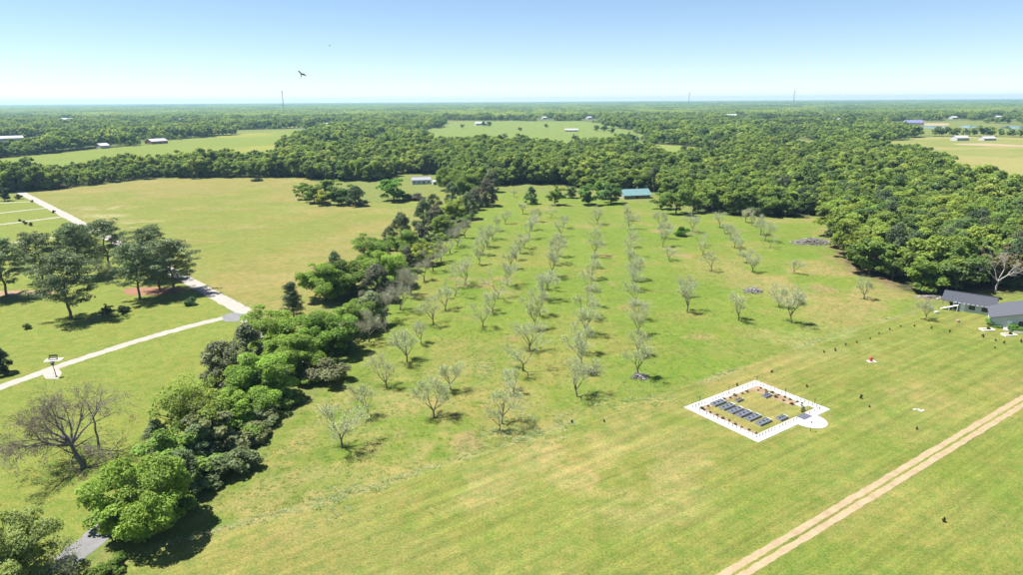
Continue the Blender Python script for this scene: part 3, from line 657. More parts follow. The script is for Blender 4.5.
# ------------------------------------------------------------------ woods
def scatter(x0, x1, y0, y1, sp, seed):
    r = np.random.default_rng(seed)
    xs, ys = np.meshgrid(np.arange(x0, x1, sp), np.arange(y0, y1, sp)); xs = xs.astype(float); xs[::2] += sp/2
    return xs.ravel()+r.uniform(-.38,.38,xs.size)*sp, ys.ravel()+r.uniform(-.38,.38,xs.size)*sp
FARC = [((160,143.6),25),((105,148.4),20),((10,141),45),((335,126),45),((481,125),25),((571,131.5),20),((915,125.3),45),((963,140.7),20),((990,140.5),20),((786,141.5),15),((66,121),35),((733,117),45),((182,121),25),((405,121),30),((590,119),28),((842,121),30),((955,119),32),((1000,118.5),35),((545,119),28),((250,119),30)]
bx_, by_ = scatter(-700, 800, 150, 780, 7.6, 5)
keep = forested(bx_, by_) & (np.abs(bx_) < by_*.95+40)
# clearings round the sheds, the blue-roofed house and the yards
for q, rr in (((420,184),17),((437,180),10),((635,196),13),((622,199),8),((652,200),7)):
    cx_, cy_ = G(*q); keep &= np.hypot(bx_-cx_, by_-cy_) > rr
bx_, by_ = bx_[keep], by_[keep]
fd = pdist(frontW, bx_, by_)
# how large each one shows: front-line trees and near ones first
rank = np.hypot(bx_, by_)+np.minimum(fd, 60)*1.2+np.where(np.abs(bx_) > by_*.80+8, 500, 0)
order = np.argsort(rank); sel = order[:300]; rest = order[300:]
WC = [(.150,.230,.052),(.180,.260,.055),(.210,.295,.058),(.255,.325,.064),(.195,.265,.050),(.115,.180,.058)]
sel = sel[np.argsort(bx_[sel])]; fe = {}
for i in sel:
    x, y = bx_[i], by_[i]; side = 'right-hand wood' if x > G(838,250)[0]-2 else ('wood behind the orchard' if x > G(490,187)[0] else 'tree belt beyond the hay field')
    c = WC[int(rng.random()*6)]; h = 9.5+7.5*rng.random()**.8; kd = 'mid' if rng.random() < .9 else 'cedar'
    if fd[i] < 8:
        fe[side] = fe.get(side, 0)+1; lab = f'front-edge tree of the {side}, {ORD(fe[side]-1)} from the left'; h *= .9
    else:
        k_ = (side, int(fd[i]/8)); fe[k_] = fe.get(k_, 0)+1
        lab = f'{side} tree, {ORD(fe[k_]-1)} from the left in the {ORD(k_[1])} line back'
    if side.startswith('tree belt'): h *= .85
    if kd == 'cedar': c = [(.085,.13,.06),(.125,.15,.075)][int(rng.random()*2)]
    elif rng.random() < .03: c = (.19,.19,.10)
    plant(kd, x, y, h, lab, 'tree', c, 'woodland_tree', f'trees of the {side}', wide=1.0+.2*rng.random())

for i, (q, h) in enumerate([((425,137),14),((484,126),13),((489,126.5),12),((462,128),9),((437,126),11),((520,131),8),((546,127.5),9),((596,131),12),((604,131.5),13),((612,133),12),((628,140),12),((634,142),11),((622,139.5),10),((655,146),11),((505,138),8),((575,141),10)]):
    x, y = G(*q); plant('mid', x, y, h, f'lone round tree in the far central field, {ORD(i)} of the scattered field trees', 'tree', [(.12,.19,.06),(.15,.23,.055),(.085,.14,.055)][i % 3], 'field_tree', 'scattered trees in the far central field', wide=1.2)
def gn_scatter(name, pts, scl, rot, variant, coll, label, cat):
    me = bpy.data.meshes.new(name); me.vertices.add(len(pts)); me.vertices.foreach_set('co', np.asarray(pts, np.float32).ravel())
    for an, arr, ty in (('scl', scl, 'FLOAT'), ('rot', rot, 'FLOAT'), ('pick', variant, 'INT')):
        a = me.attributes.new(an, ty, 'POINT'); a.data.foreach_set('value', arr.astype(np.int32 if ty == 'INT' else np.float32))
    o = link(name, me); o['kind'] = 'stuff'; tag(o, label, cat)
    ng = bpy.data.node_groups.new(name, 'GeometryNodeTree')
    ng.interface.new_socket('Geometry', in_out='INPUT', socket_type='NodeSocketGeometry'); ng.interface.new_socket('Geometry', in_out='OUTPUT', socket_type='NodeSocketGeometry')
    gi = ng.nodes.new('NodeGroupInput'); go = ng.nodes.new('NodeGroupOutput'); ip = ng.nodes.new('GeometryNodeInstanceOnPoints'); ci = ng.nodes.new('GeometryNodeCollectionInfo')
    ci.inputs['Collection'].default_value = coll; ci.inputs['Separate Children'].default_value = True; ci.inputs['Reset Children'].default_value = True
    def attr(n, ty):
        a = ng.nodes.new('GeometryNodeInputNamedAttribute'); a.data_type = ty; a.inputs['Name'].default_value = n; return a.outputs['Attribute']
    cx = ng.nodes.new('ShaderNodeCombineXYZ'); ng.links.new(attr('rot','FLOAT'), cx.inputs['Z'])
    L = ng.links
    L.new(gi.outputs[0], ip.inputs['Points']); L.new(ci.outputs[0], ip.inputs['Instance']); ip.inputs['Pick Instance'].default_value = True
    L.new(attr('pick','INT'), ip.inputs['Instance Index']); L.new(cx.outputs[0], ip.inputs['Rotation']); L.new(attr('scl','FLOAT'), ip.inputs['Scale'])
    L.new(ip.outputs[0], go.inputs[0])
    md = o.modifiers.new('scatter', 'NODES'); md.node_group = ng
    return o
def source(name, objs):
    co = bpy.data.collections.new(name)
    for i, me in enumerate(objs):
        ob = bpy.data.objects.new(f'{name}_{i:02d}', me); co.objects.link(ob)
    return co
def join_np(parts, name):
    """crown + trunk data of a library tree joined into one mesh"""
    me = bpy.data.meshes.new(name); import bmesh
    bm = bmesh.new()
    for k, p in enumerate(parts):
        n0 = len(bm.faces); bm.from_mesh(p); bm.faces.ensure_lookup_table()
        for f in bm.faces[n0:]: f.material_index = k
    bm.to_mesh(me); bm.free()
    for p in parts: me.materials.append(p.materials[0])
    return me
nearC = source('wood_source', [join_np(p, 'wood_tree') for p in LIB['woods']])
n = len(rest)
gn_scatter('woodland', np.stack([bx_[rest], by_[rest], np.zeros(n)], -1), rng.uniform(6,11,n)+10*smooth(.2,.8, fbm(bx_[rest], by_[rest], 34, 19, 2)), rng.uniform(0,6.28,n), rng.integers(0,5,n), nearC, 'dense green woodland stretching back behind the orchard and fields', 'woodland')
fx_, fy_ = scatter(-2600, 2600, 780, 2300, 9.5, 6)
keep = forested(fx_, fy_) & (np.abs(fx_) < fy_*.92+60) & (fbm(fx_, fy_, 260, 111, 3) < .63) & (rng.random(fx_.size) < .12+.88*smooth(.30,.56, fbm(fx_, fy_, 70, 15)))
for q, rr in FARC:
    cx_, cy_ = G(*q); dd = math.hypot(cx_, cy_); lx, ly = cx_/dd, cy_/dd
    al = (fx_-cx_)*lx+(fy_-cy_)*ly; ac = np.abs((fx_-cx_)*ly-(fy_-cy_)*lx); keep &= ~((ac < rr) & (al > -dd*.16) & (al < rr))
fx_, fy_ = fx_[keep], fy_[keep]; n = len(fx_)
farC = source('far_source', [p[0] for p in LIB['lo']])
gn_scatter('far_woodland', np.stack([fx_, fy_, np.zeros(n)], -1), rng.uniform(4,8,n)+13*smooth(.25,.75, fbm(fx_, fy_, 42, 18, 2)), rng.uniform(0,6.28,n), rng.integers(0,5,n), farC, 'far green woodland broken by small clearings', 'woodland')
# wooded plain to the horizon: patches of canopy
def patch(seed):
    r = np.random.default_rng(seed); k = 110
    cl = np.stack([r.uniform(-62,62,k), r.uniform(-62,62,k), r.uniform(3,8.5,k)], -1); rad = r.uniform(4.5,8.5,k)
    P, nr, lv = clumps_to_leaves(r, cl, rad, 3800, 1.3); return leaves('canopy', P, nr, 1.5, M['far'], r, lv)
patC = source('patch_source', [patch(900+i) for i in range(6)])
hx_, hy_ = scatter(-11000, 11000, 2250, 12500, 105, 8)
keep = (np.abs(hx_) < hy_*.88) & (fbm(hx_, hy_, 700, 17, 3) < .62)
hx_, hy_ = hx_[keep], hy_[keep]; n = len(hx_)
gn_scatter('horizon_woodland', np.stack([hx_, hy_, fbm(hx_, hy_, 2500, 77, 2)*smooth(4000,9000,hy_)*14], -1), rng.uniform(.9,1.25,n), rng.integers(0,4,n)*1.5708, rng.integers(0,6,n), patC, 'blue-green wooded plain reaching the horizon', 'woodland')
print('trees', len(sel), len(rest), len(fx_), len(hx_))

# ------------------------------------------------------------------ houses
def windows(e, x0, x1, z0, z1, y, name='window'):
    """a window on a front wall at depth y (faces -y)"""
    w = MB().box(x0-.07, x1+.07, y-.05, y-.001, z0-.07, z1+.07).build(name, M['trim'], e)
    MB().box(x0, x1, y-.065, y-.051, z0, z1).build('pane', M['glass'], w)
    MB().box(x0-.12, x1+.12, y-.11, y-.051, z0-.14, z0-.072).build('sill', M['trim'], w)
    return w
def gable(e, L, D, h, rise, wall, roof, over=.5, end=.4, base=0, chimney=False):
    """long-side-front gabled house: ridge along x, front wall at y=0"""
    mb = MB()
    mb.add([(0,0,base),(L,0,base),(L,D,base),(0,D,base),(0,0,h),(L,0,h),(L,D,h),(0,D,h),(0,D/2,h+rise),(L,D/2,h+rise)],
           [(0,1,5,4),(2,3,7,6),(1,2,6,9,5),(3,0,4,8,7)])
    mb.build('wall', wall, e)
    t = .14; s = rise/(D/2); z_e = h-over*s+.03
    rb = MB()
    for sg in (0, 1):
        ya, yb = (-over, D/2) if sg == 0 else (D+over, D/2)
        q = [(-end,ya,z_e),(L+end,ya,z_e),(L+end,yb,h+rise+.03),(-end,yb,h+rise+.03)]
        V = q+[(x,y,z+t) for x,y,z in q]; rb.add(V, [(0,1,2,3),(4,5,6,7),(0,1,5,4),(1,2,6,5),(2,3,7,6),(3,0,4,7)])
    r = rb.build('roof', roof, e)
    MB().box(-end-.01, L+end+.01, D/2-.16, D/2+.16, h+rise+.03+t-.02, h+rise+.03+t+.05).build('ridge_cap', roof, r)
    if chimney: MB().box(L*.62, L*.62+.8, D*.6, D*.6+.8, h, h+rise+1.0).build('chimney', M['brick'], r)
    return r
def house_at(name, label, p0, p1, D, h, rise, wall, roof, over=.5, end=.4, cat='house', chimney=False, nwin=0, door=True):
    a = np.array(G(*p0)); b = np.array(G(*p1)); L = float(np.linalg.norm(b-a)); rz = math.atan2(*(b-a)[::-1])
    e = thing(name, label, cat, (a[0], a[1], 0), rz); gable(e, L, D, h, rise, wall, roof, over, end, -.1, chimney)
    for k in range(nwin):
        x = L*(k+.5)/nwin
        if door and k == nwin//2:
            d = MB().box(x-.5, x+.5, -.06, -.002, 0, 2.05).build('door', M['dark'], e); MB().box(x+.3, x+.38, -.12, -.062, .98, 1.06).build('handle', M['trim'], d)
        else: windows(e, x-.6, x+.6, .95, 1.95, 0)
    return e, L
# long grey building
e, LA = house_at('long_house', 'long low building with a dark grey shingle roof at the edge of the wood', (952,309.5), (992,316), 7.0, 2.5, 1.7, M['siding'], M['shingle'], .55, .5)
for x0 in (LA*.40, LA*.72): windows(e, x0, x0+1.5, .7, 1.9, 0)
d = MB().box(LA*.20, LA*.20+.95, -.06, -.002, 0, 2.05).build('door', M['white'], e); MB().box(LA*.20+.75, LA*.20+.83, -.12, -.062, .95, 1.03).build('handle', M['dark'], d)
MB().box(LA*.03, LA*.16, -.05, -.002, .1, 2.15).build('garage_opening', M['glass'], e)
po = MB().box(-2.4, -2.25, -.2, -.05, 0, 2.35).build('porch_post', M['timber'], e); MB().box(-2.4, -2.25, 6.8, 6.95, 0, 2.35).build('porch_post', M['timber'], e)
q = [(-2.8,-.55,2.33),(-.52,-.55,2.33),(-.52,3.5,4.22),(-2.8,3.5,4.22)]; q2 = [(-2.8,7.55,2.33),(-.52,7.55,2.33),(-.52,3.5,4.22),(-2.8,3.5,4.22)]
rb = MB()
for qq in (q, q2):
    rb.add(qq+[(x,y,z+.14) for x,y,z in qq], [(0,1,2,3),(4,5,6,7),(0,1,5,4),(1,2,6,5),(2,3,7,6),(3,0,4,7)])
rb.build('porch_roof', M['shingle'], e)
for k in range(9): MB().box(LA*k/9+.15, LA*(k+1)/9-.15, -.62, -.56, 2.25, 2.37).build('gutter', M['trim'], e)
# white loading ramp at its near corner
a = np.array(G(950,309)); e2 = thing('ramp', 'white wooden ramp at the porch end of the long grey building', 'ramp', (a[0]-1.2, a[1]-1.2, 0), e.rotation_euler[2])
MB().add([(-1.9,0,.02),(2.0,0,1.75),(2.0,1.0,1.75),(-1.9,1.0,.02),(-1.9,0,.10),(2.0,0,1.85),(2.0,1.0,1.85),(-1.9,1.0,.10)], [(3,2,1,0),(4,5,6,7),(0,1,5,4),(1,2,6,5),(2,3,7,6),(3,0,4,7)]).build('deck', M['white'], e2)
for x in (0,1.85): 
    for y in (.02,.88): MB().box(x, x+.1, y, y+.1, 0, .82+x*.44).build('leg', M['white'], e2)
# house with the gable front, cut by the frame
a = np.array(G(990.5,326.5)); b = np.array(G(1030,332)); rz = math.atan2(*(b-a)[::-1])
e = thing('gable_house', 'grey-green house with a wide low gable at the right edge', 'house', (a[0], a[1], 0), rz)
hw, hh, pk, DD = 7.5, 2.5, 2.3, 12
MB().add([(0,0,-.1),(2*hw,0,-.1),(2*hw,DD,-.1),(0,DD,-.1),(0,0,hh),(2*hw,0,hh),(2*hw,DD,hh),(0,DD,hh),(hw,0,hh+pk),(hw,DD,hh+pk)], [(0,1,5,8,4),(2,3,7,9,6),(1,2,6,5),(3,0,4,7)]).build('wall', M['siding'], e)
rb = MB(); sl = pk/hw
for sg in (-1, 1):
    xe = hw+sg*(hw+.6); q = [(xe,-.6,hh-.6*sl+.03),(hw,-.6,hh+pk+.03),(hw,DD+.5,hh+pk+.03),(xe,DD+.5,hh-.6*sl+.03)]
    rb.add(q+[(x,y,z+.15) for x,y,z in q], [(0,1,2,3),(4,5,6,7),(0,1,5,4),(1,2,6,5),(2,3,7,6),(3,0,4,7)])
r = rb.build('roof', M['lightshingle'], e); MB().box(hw-.18, hw+.18, -.62, DD+.52, hh+pk+.15, hh+pk+.24).build('ridge_cap', M['lightshingle'], r)
for x0 in (5.4, 7.6, 12): windows(e, x0, x0+1.3, 1.0, 2.4, 0)
for k in range(9): MB().box(.02, 2*hw-.02, -.03-.004*(k%2), -.004, .15+k*.27, .15+k*.27+.22).build('clapboard', M['siding'], e) if False else None
d = MB().box(3.2, 4.2, -.06, -.002, .1, 2.15).build('door', M['white'], e); MB().box(3.3, 3.38, -.12, -.062, 1.0, 1.08).build('handle', M['dark'], d)
MB().box(2.6, 9.2, -2.2, -.002, 0, .32).build('porch_slab', M['concrete'], e)
for p, h, lab in (((994,325.5),2.0,'clipped green bush at the left corner of the gable house'),((1016,330.5),2.0,'clipped green bush in front of the gable house window')):
    x, y = G(*p); plant('bush', x, y, h, lab, 'bush', (.12,.235,.04), 'clipped_bush', wide=1.5)
for p, lab in (((987,329.8),'white-edged flower bed on the lawn before the long grey building'),((1009,335),'white-edged flower bed on the lawn before the gable house')):
    x, y = G(*p); e = thing('flower_bed', lab, 'flower bed', (x, y, 0), .1)
    for k, (x0,x1,y0,y1) in enumerate(((-1.6,1.6,-.8,-.6),(-1.6,1.6,.6,.8),(-1.6,-1.4,-.598,.598),(1.4,1.6,-.598,.598))): MB().box(x0,x1,y0,y1,0,.22).build('kerb', M['white'], e)
    MB().box(-1.398,1.398,-.597,.597,0,.15).build('soil', M['soil'], e)
    c = link('plants', LIB['bush'][0][0], e, (.3,0,.1)); c.scale = (.8,.5,.8); c.color = (.10,.16,.06,1)
x, y = G(936.5,313); e = thing('garden_rock', 'white rock on the lawn beside the bare sapling', 'rock', (x,y,0))
r_ = np.random.default_rng(3); V = sph(r_, 26)*np.array([.9,.6,.65])*(.8+.3*r_.random((26,1)))
import bmesh
bm = bmesh.new(); [bm.verts.new(v) for v in V]; bmesh.ops.convex_hull(bm, input=bm.verts[:]); me = bpy.data.meshes.new('stone'); bm.to_mesh(me); bm.free(); me.materials.append(M['offwhite']); link('stone', me, e, (0,0,.3)).scale = (.75,.75,.75)
x, y = G(957.5,322.3); e = thing('tree_stump', 'small brown stump on the lawn below the long grey building', 'stump', (x,y,0))
MB().bar((0,0,-.05),(.05,0,.6),.5,.38,9).build('wood', M['brick'], e); MB().bar((.05,0,.6),(.05,0,.63),.34,.34,9).build('cut_face', M['timber'], e)
# red marker on its pad
x, y = G(871,361.5); e = thing('red_post', 'small red post on a pale pad in the mown field', 'post', (x,y,0))
MB().box(-.8,1.0,-.6,.6,.004,.05).build('pad', M['concrete'], e); MB().bar((0,0,.05),(0,0,.95),.3,.24,10).build('barrel', M['red'], e); MB().bar((0,0,.95),(0,0,1.15),.3,.12,10).build('cap', M['red'], e)
for sx in (-1,1): MB().bar((0,0,.7),(sx*.4,0,.7),.11,.11,8).build('side_stub', M['red'], e)
# pole behind the long building
x, y = G(962.5,292); e = thing('utility_pole', 'thin pale pole rising behind the long grey building', 'pole', (x, y+3, 0))
MB().bar((0,0,-.2),(0,0,9.5),.22,.16,8).build('shaft', M['galv'], e); MB().box(-.9,.9,-.06,.06,8.7,8.85).build('crossarm', M['timber'], e)
for k in (-.7,0,.7): MB().bar((k,0,8.85),(k,0,9.05),.05,.05,6).build('insulator', M['white'], e)

# other buildings further off
house_at('blue_roof_house', 'house with a blue-green metal roof under the trees behind the orchard', (624,199), (650,198), 9, 2.7, 2.3, M['timber'], M['bluetin'], 1.6, .6, chimney=True, nwin=5)
house_at('field_shed', 'pale grey shed at the far corner of the hay field', (412,184.5), (431,184), 8, 3.0, 1.5, M['siding'], M['shedroof'], .4, .3, 'shed', nwin=4)
house_at('garden_shed', 'small grey shed beside the pale field shed', (433,185), (438,184.8), 4, 2.2, .8, M['siding'], M['greytin'], .3, .2, 'shed', nwin=1)
FAR = [('barn','long brown barn in the middle of the far left field',(152,144.3),(168,143.2),14,4,3,'brick','greytin'),
 ('white_shed','white-roofed shed at the edge of the far left field',(101,148.8),(110,148.2),12,4,2.5,'offwhite','offwhite'),
 ('warehouse','long white-roofed building in the woods at the far left',(-4,141.5),(24,140.5),16,4.5,3,'offwhite','offwhite'),
 ('farm_building','long white-roofed building in the woods right of the far left field',(323,126.3),(347,126),16,4.5,3,'offwhite','offwhite'),
 ('white_barn','white barn at the back of the far central field',(476,125.2),(487,125),14,4.5,3,'offwhite','offwhite'),
 ('field_hut','pale hut at the back right of the far central field',(565,131.5),(578,131.5),8,3,2,'offwhite','offwhite'),
 ('pond_house','large house with a slate-blue roof beside the pond',(907,125.5),(924,125.3),18,6,5,'offwhite','blueroof'),
 ('pond_shed','white shed at the back of the right field',(957,140.8),(969,140.6),12,4,2.4,'offwhite','offwhite'),
 ('pond_shed','low white shed at the back of the right field nearest the right edge',(984,140.6),(996,140.4),10,3.2,2,'offwhite','offwhite'),
 ('roadside_house','small pale house in the clearing of the woods beyond the orchard',(783,141.6),(789,141.4),10,3,2,'offwhite','offwhite'),
 ('farmhouse','pale farmhouse far off among the trees on the left',(60,121),(72,121),14,5,4,'offwhite','offwhite'),
 ('farmhouse','pale farmhouse far off in the woods right of centre',(726,117),(738,116.8),16,5,4,'offwhite','offwhite')]
FAR += [('farmhouse', f'tiny pale building far off in the woods, {w_}', (a_-w2,b_), (a_+w2,b_-.1), 12, 4.5, 3, 'offwhite', m_) for a_, b_, w2, m_, w_ in ((182,121,2,'offwhite','beyond the far left field'),(405,121,2.5,'offwhite','left of the far central field'),(590,119,2,'greytin','behind the far central field'),(842,121,2.5,'greytin','left of the pond'),(955,119,2.5,'offwhite','behind the pond'),(1000,118.5,3,'greytin','behind the pond near the right edge'),(545,119,2,'offwhite','straight behind the central field'),(250,119,2,'offwhite','below the left mast'))]
for nm, lab, p0, p1, D, h, rise, wm, rm in FAR:
    house_at(nm, lab, p0, p1, D, h, rise, M[wm], M[rm], .6, .4, 'building', nwin=5)

# ------------------------------------------------------------------ fenced garden
L_, T_, R_, B_ = [np.array(G(*q)) for q in ((682.5,408.2),(755.5,380.3),(830.3,409.9),(759.7,441.8))]
ux = ((T_-L_)+(R_-B_)); lu = np.linalg.norm(ux)/2; ux /= np.linalg.norm(ux); vx = np.array([ux[1], -ux[0]]); lv_ = abs(np.dot(((B_-L_)+(R_-T_))/2, vx))
cen = (L_+T_+R_+B_)/4; O = cen-ux*lu/2-vx*lv_/2; grz = math.atan2(ux[1], ux[0])
def gl(u, v): return O+ux*u+vx*v           # garden frame: u from the bed side to the far side, v towards the camera
def guv(px, py): d = np.array(G(px,py))-O; return float(d@ux), float(d@vx)
def gpoly(name, uv, mat, z0, z1):
    return struct(MB().prism([tuple(gl(u,-0+v)) for u,v in uv][::-1], z0, z1).build(name, mat))
rw = 1.9
gpoly('garden_pavement', [(0,0),(lu,0),(lu,rw),(0,rw)], M['concrete'], 0, .07); gpoly('garden_pavement', [(0,lv_-rw),(lu,lv_-rw),(lu,lv_),(0,lv_)], M['concrete'], 0, .07)
gpoly('garden_pavement', [(0,rw),(rw,rw),(rw,lv_-rw),(0,lv_-rw)], M['concrete'], 0, .07); gpoly('garden_pavement', [(lu-rw,rw),(lu,rw),(lu,lv_-rw),(lu-rw,lv_-rw)], M['concrete'], 0, .07)
gu, gv = guv(807,419); arc = [(gu-3.2, lv_+.0), (gu+2.6, lv_+.0)]+[(gu-.3+2.9*math.cos(a), lv_+.4+3.0*math.sin(a)) for a in np.linspace(0, math.pi, 15)]
gpoly('garden_entrance_pavement', arc, M['concrete'], 0, .068)
gpoly('garden_soil', [(rw,rw),(lu-rw,rw),(lu-rw,rw+.9),(rw,rw+.9)], M['soil'], 0, .03)
gpoly('garden_soil', [(lu-rw-2.6,rw+.9),(lu-rw,rw+.9),(lu-rw,lv_-rw-3.2),(lu-rw-2.6,lv_-rw-3.2)], M['soil'], 0, .03)
gpoly('garden_soil', [(rw,rw+.9),(rw+.9,rw+.9),(rw+.9,lv_-rw),(rw,lv_-rw)], M['soil'], 0, .03)
a_, b2 = guv(803,404.3); gpoly('garden_slab', [(a_-1.3,b2-.9),(a_+1.3,b2-.9),(a_+1.3,b2+.9),(a_-1.3,b2+.9)], M['concrete'], 0, .06)
def bed(px, py, ln, wd, label, top, k):
    u, v = guv(px, py); p = gl(u, v); e = thing('raised_bed', label, 'raised bed', (p[0], p[1], 0), grz, 'raised beds in the fenced garden')
    t = .05; h = .42
    for x0,x1,y0,y1,mt in ((-ln/2,ln/2,-wd/2,-wd/2+t,'galv'),(-ln/2,ln/2,wd/2-t,wd/2,'galv'),(-ln/2,-ln/2+t,-wd/2+t+.002,wd/2-t-.002,'galv'),(ln/2-t,ln/2,-wd/2+t+.002,wd/2-t-.002,'trim')):
        MB().box(x0,x1,y0,y1,0,h).build('side_panel', M[mt], e)
    MB().box(-ln/2+t+.003,ln/2-t-.003,-wd/2+t+.003,wd/2-t-.003,0,h-.08).build('soil', M[top], e)
    for j in range(3):
        c = link('plant', LIB['bush'][(j+k)%4][0], e, (-ln/3+j*ln/3, 0, h-.1), j); c.scale = (.32,.30,.22); c.color = [(.09,.12,.07,1),(.07,.10,.06,1),(.12,.16,.07,1)][(j+k)%3]
    return e
for k, (q, extra) in enumerate(zip([(718.2,403.7),(727.3,407.4),(735.6,411),(743.9,414.5),(753.1,418.2),(763.5,422.8)], ['nearest the left corner','second from the left corner','third from the left corner','fourth from the left corner','fifth from the left corner','nearest the bottom corner'])):
    bed(*q, 3.3, 1.25, f'galvanised raised bed in the garden row, {extra}', 'bedtop', k)
bed(782,418.8, 2.2, 1.1, 'short raised bed beside the garden entrance', 'bedtop', 1)
bed(767,396.5, 2.0, 1.0, 'dark planter in the soil strip at the far side of the garden', 'bedtop', 2)
bed(739,400.8, 1.8, .8, 'small brown planter on the lawn inside the garden', 'soil', 0)
p = gl(*guv(804.5,416.8)); e = thing('entrance_mat', 'grey slatted mat at the garden entrance', 'mat', (p[0], p[1], .07), grz)
for k in range(9): MB().box(-1.3+k*.29, -1.3+k*.29+.24, -.8, .8, .003, .05).build('slat', M['bedtop'], e)
# stake fence
p = gl(0,0); fe_ = thing('stake_fence', 'ring of short dark stakes standing along the white garden pavement', 'fence', (p[0], p[1], 0), grz)
stake = mesh_py('stake', *(lambda m_: (m_.v, m_.f))(MB().bar((0,0,.02),(0,0,.62),.07,.06,6)), M['dark'])
ins = 1.15; per = []
for t in np.arange(ins, lu-ins+.01, .82): per += [(t,ins),(t,lv_-ins)] if abs(t-gu) > 1.6 else [(t,ins)]
for t in np.arange(ins+.8, lv_-ins-.3, .82): per += [(ins,t),(lu-ins,t)]
for u, v in per: link('stake', stake, fe_, (u, -v, 0))
for u0,v0,u1,v1 in ((ins,ins,lu-ins,ins),(ins,ins,ins,lv_-ins),(lu-ins,ins,lu-ins,lv_-ins),(ins,lv_-ins,gu-1.7,lv_-ins)): MB().bar((u0,-v0,.5),(u1,-v1,.5),.012,.012,4).build('wire', M['galv'], fe_)
for k, (q, lab) in enumerate([((699.5,405.5),'left corner'),((728.5,395.5),'upper left side'),((756.5,385),'top corner'),((785,397.5),'upper right side'),((814,408),'right corner'),((810.5,431.5),'rounded entrance')]):
    x, y = G(*q); e = thing('garden_lamp', f'thin garden lamp post at the {lab} of the white garden pavement', 'lamp post', (x, y, 0), 0, 'garden lamp posts')
    MB().bar((0,0,0),(0,0,1.6),.045,.035,6).build('post', M['dark'], e); MB().bar((0,0,1.6),(0,0,1.85),.06,.14,6).build('lantern', M['dark'], e); MB().bar((0,0,1.85),(0,0,1.95),.17,.03,6).build('cap', M['dark'], e)
r_ = random.Random(5); k = 0
for (u0,v0,u1,v1,n_) in ((rw+.3,rw+.4,lu*.72,rw+.5,9),(lu-rw-.5,rw+1,lu-rw-.5,lv_-rw-3.4,7),(lu-rw-1.9,rw+1.5,lu-rw-1.9,lv_-rw-3.6,5),(rw+.4,rw+1,rw+.4,lv_-rw-.3,9),(lu-rw-3.2,lv_-rw-.4,lu-rw-.3,lv_-rw-2.6,5)):
    for j in range(n_):
        t = j/(n_-1); p = gl(u0+(u1-u0)*t+r_.uniform(-.2,.2), v0+(v1-v0)*t+r_.uniform(-.15,.15)); k += 1
        plant('bush', p[0], p[1], r_.uniform(.35,.65), f'small garden plant in the soil border, {ORD(k-1)} counted round the fenced garden', 'plant', r_.choice([(.14,.21,.07),(.19,.22,.09),(.18,.16,.10),(.13,.19,.08)]), 'garden_plant', 'plants in the fenced garden')

# ------------------------------------------------------------------ saplings and small things in the mown field
for i, q in enumerate([(824,352.7),(835,351),(845.7,345.4),(856.7,343),(870,339.2),(879,334),(889.6,330),(900.5,327),(914.4,326.5),(931.5,328.8),(949.7,332.3),(982.6,337.3),(995.5,341),(1004,343.5),(1021,342.5),(994.8,348.5),(771.6,372.5),(806.8,387.3),(737,386),(861,398.5),(869.5,407.5),(916.6,429.5),(943.6,522),(604,422),(572,423)]):
    x, y = G(*q); s_ = .6+.4*random.random()
    plant('bush', x, y, s_, f'tiny staked sapling in the mown field, {ORD(i)} along the scattered line from the garden', 'sapling', random.choice([(.07,.10,.045),(.10,.085,.055),(.08,.13,.05)]), 'sapling', 'saplings in the mown field', wide=.42)
x, y = G(919,410.5); e = thing('stone_heap', 'low heap of pale stones in the mown field right of the garden', 'stones', (x,y,0))
for k in range(7): c = link('stone', me, e, (r_.uniform(-.8,.8), r_.uniform(-.4,.4), .05), r_.random()*6); c.scale = (.35,.35,.3)

# ------------------------------------------------------------------ brush piles
def brush(name, label, p, rx, ry, hh, n, seed):
    r = np.random.default_rng(seed); segs = []
    for _ in range(n):
        a = r.normal(size=2)*.42; a = a/max(1, np.linalg.norm(a)*1.05); z = hh*max(.06, (1-np.linalg.norm(a)))*r.random()**.7; az = r.random()*3.14
        Lg = r.uniform(.8,3.0); d = np.array([math.cos(az), math.sin(az), r.normal()*.14])*Lg/2; c = np.array([a[0]*rx, a[1]*ry, max(.1, z)]); rad = r.uniform(.04,.15)
        segs.append((c-d, c+d, rad, rad*.7))
    x, y = G(*p); o = tag(link(name, wood_mesh(name, segs, M['brushwood'], .02), None, (x,y,0)), label, 'brush pile'); return o
M['brushwood'] = plain('brush_wood', (.235,.22,.20), .95, .35, 2)
brush('brush_pile', 'wide grey pile of cut branches in front of the wood', (813,243), 9.5, 5.5, 2.6, 620, 1)
brush('brush_pile', 'small grey heap of branches among the orchard trees', (753,291.5), 3.0, 2.2, 1.5, 150, 2)
brush('brush_pile', 'heap of twigs at the foot of the nearest tree of the fifth orchard row', (640,377.5), 1.4, 1.0, .8, 60, 4)
brush('brush_pile', 'line of brown branches along the foot of the wood by the long grey building', (933,297.5), 6, 1.4, .8, 120, 5)

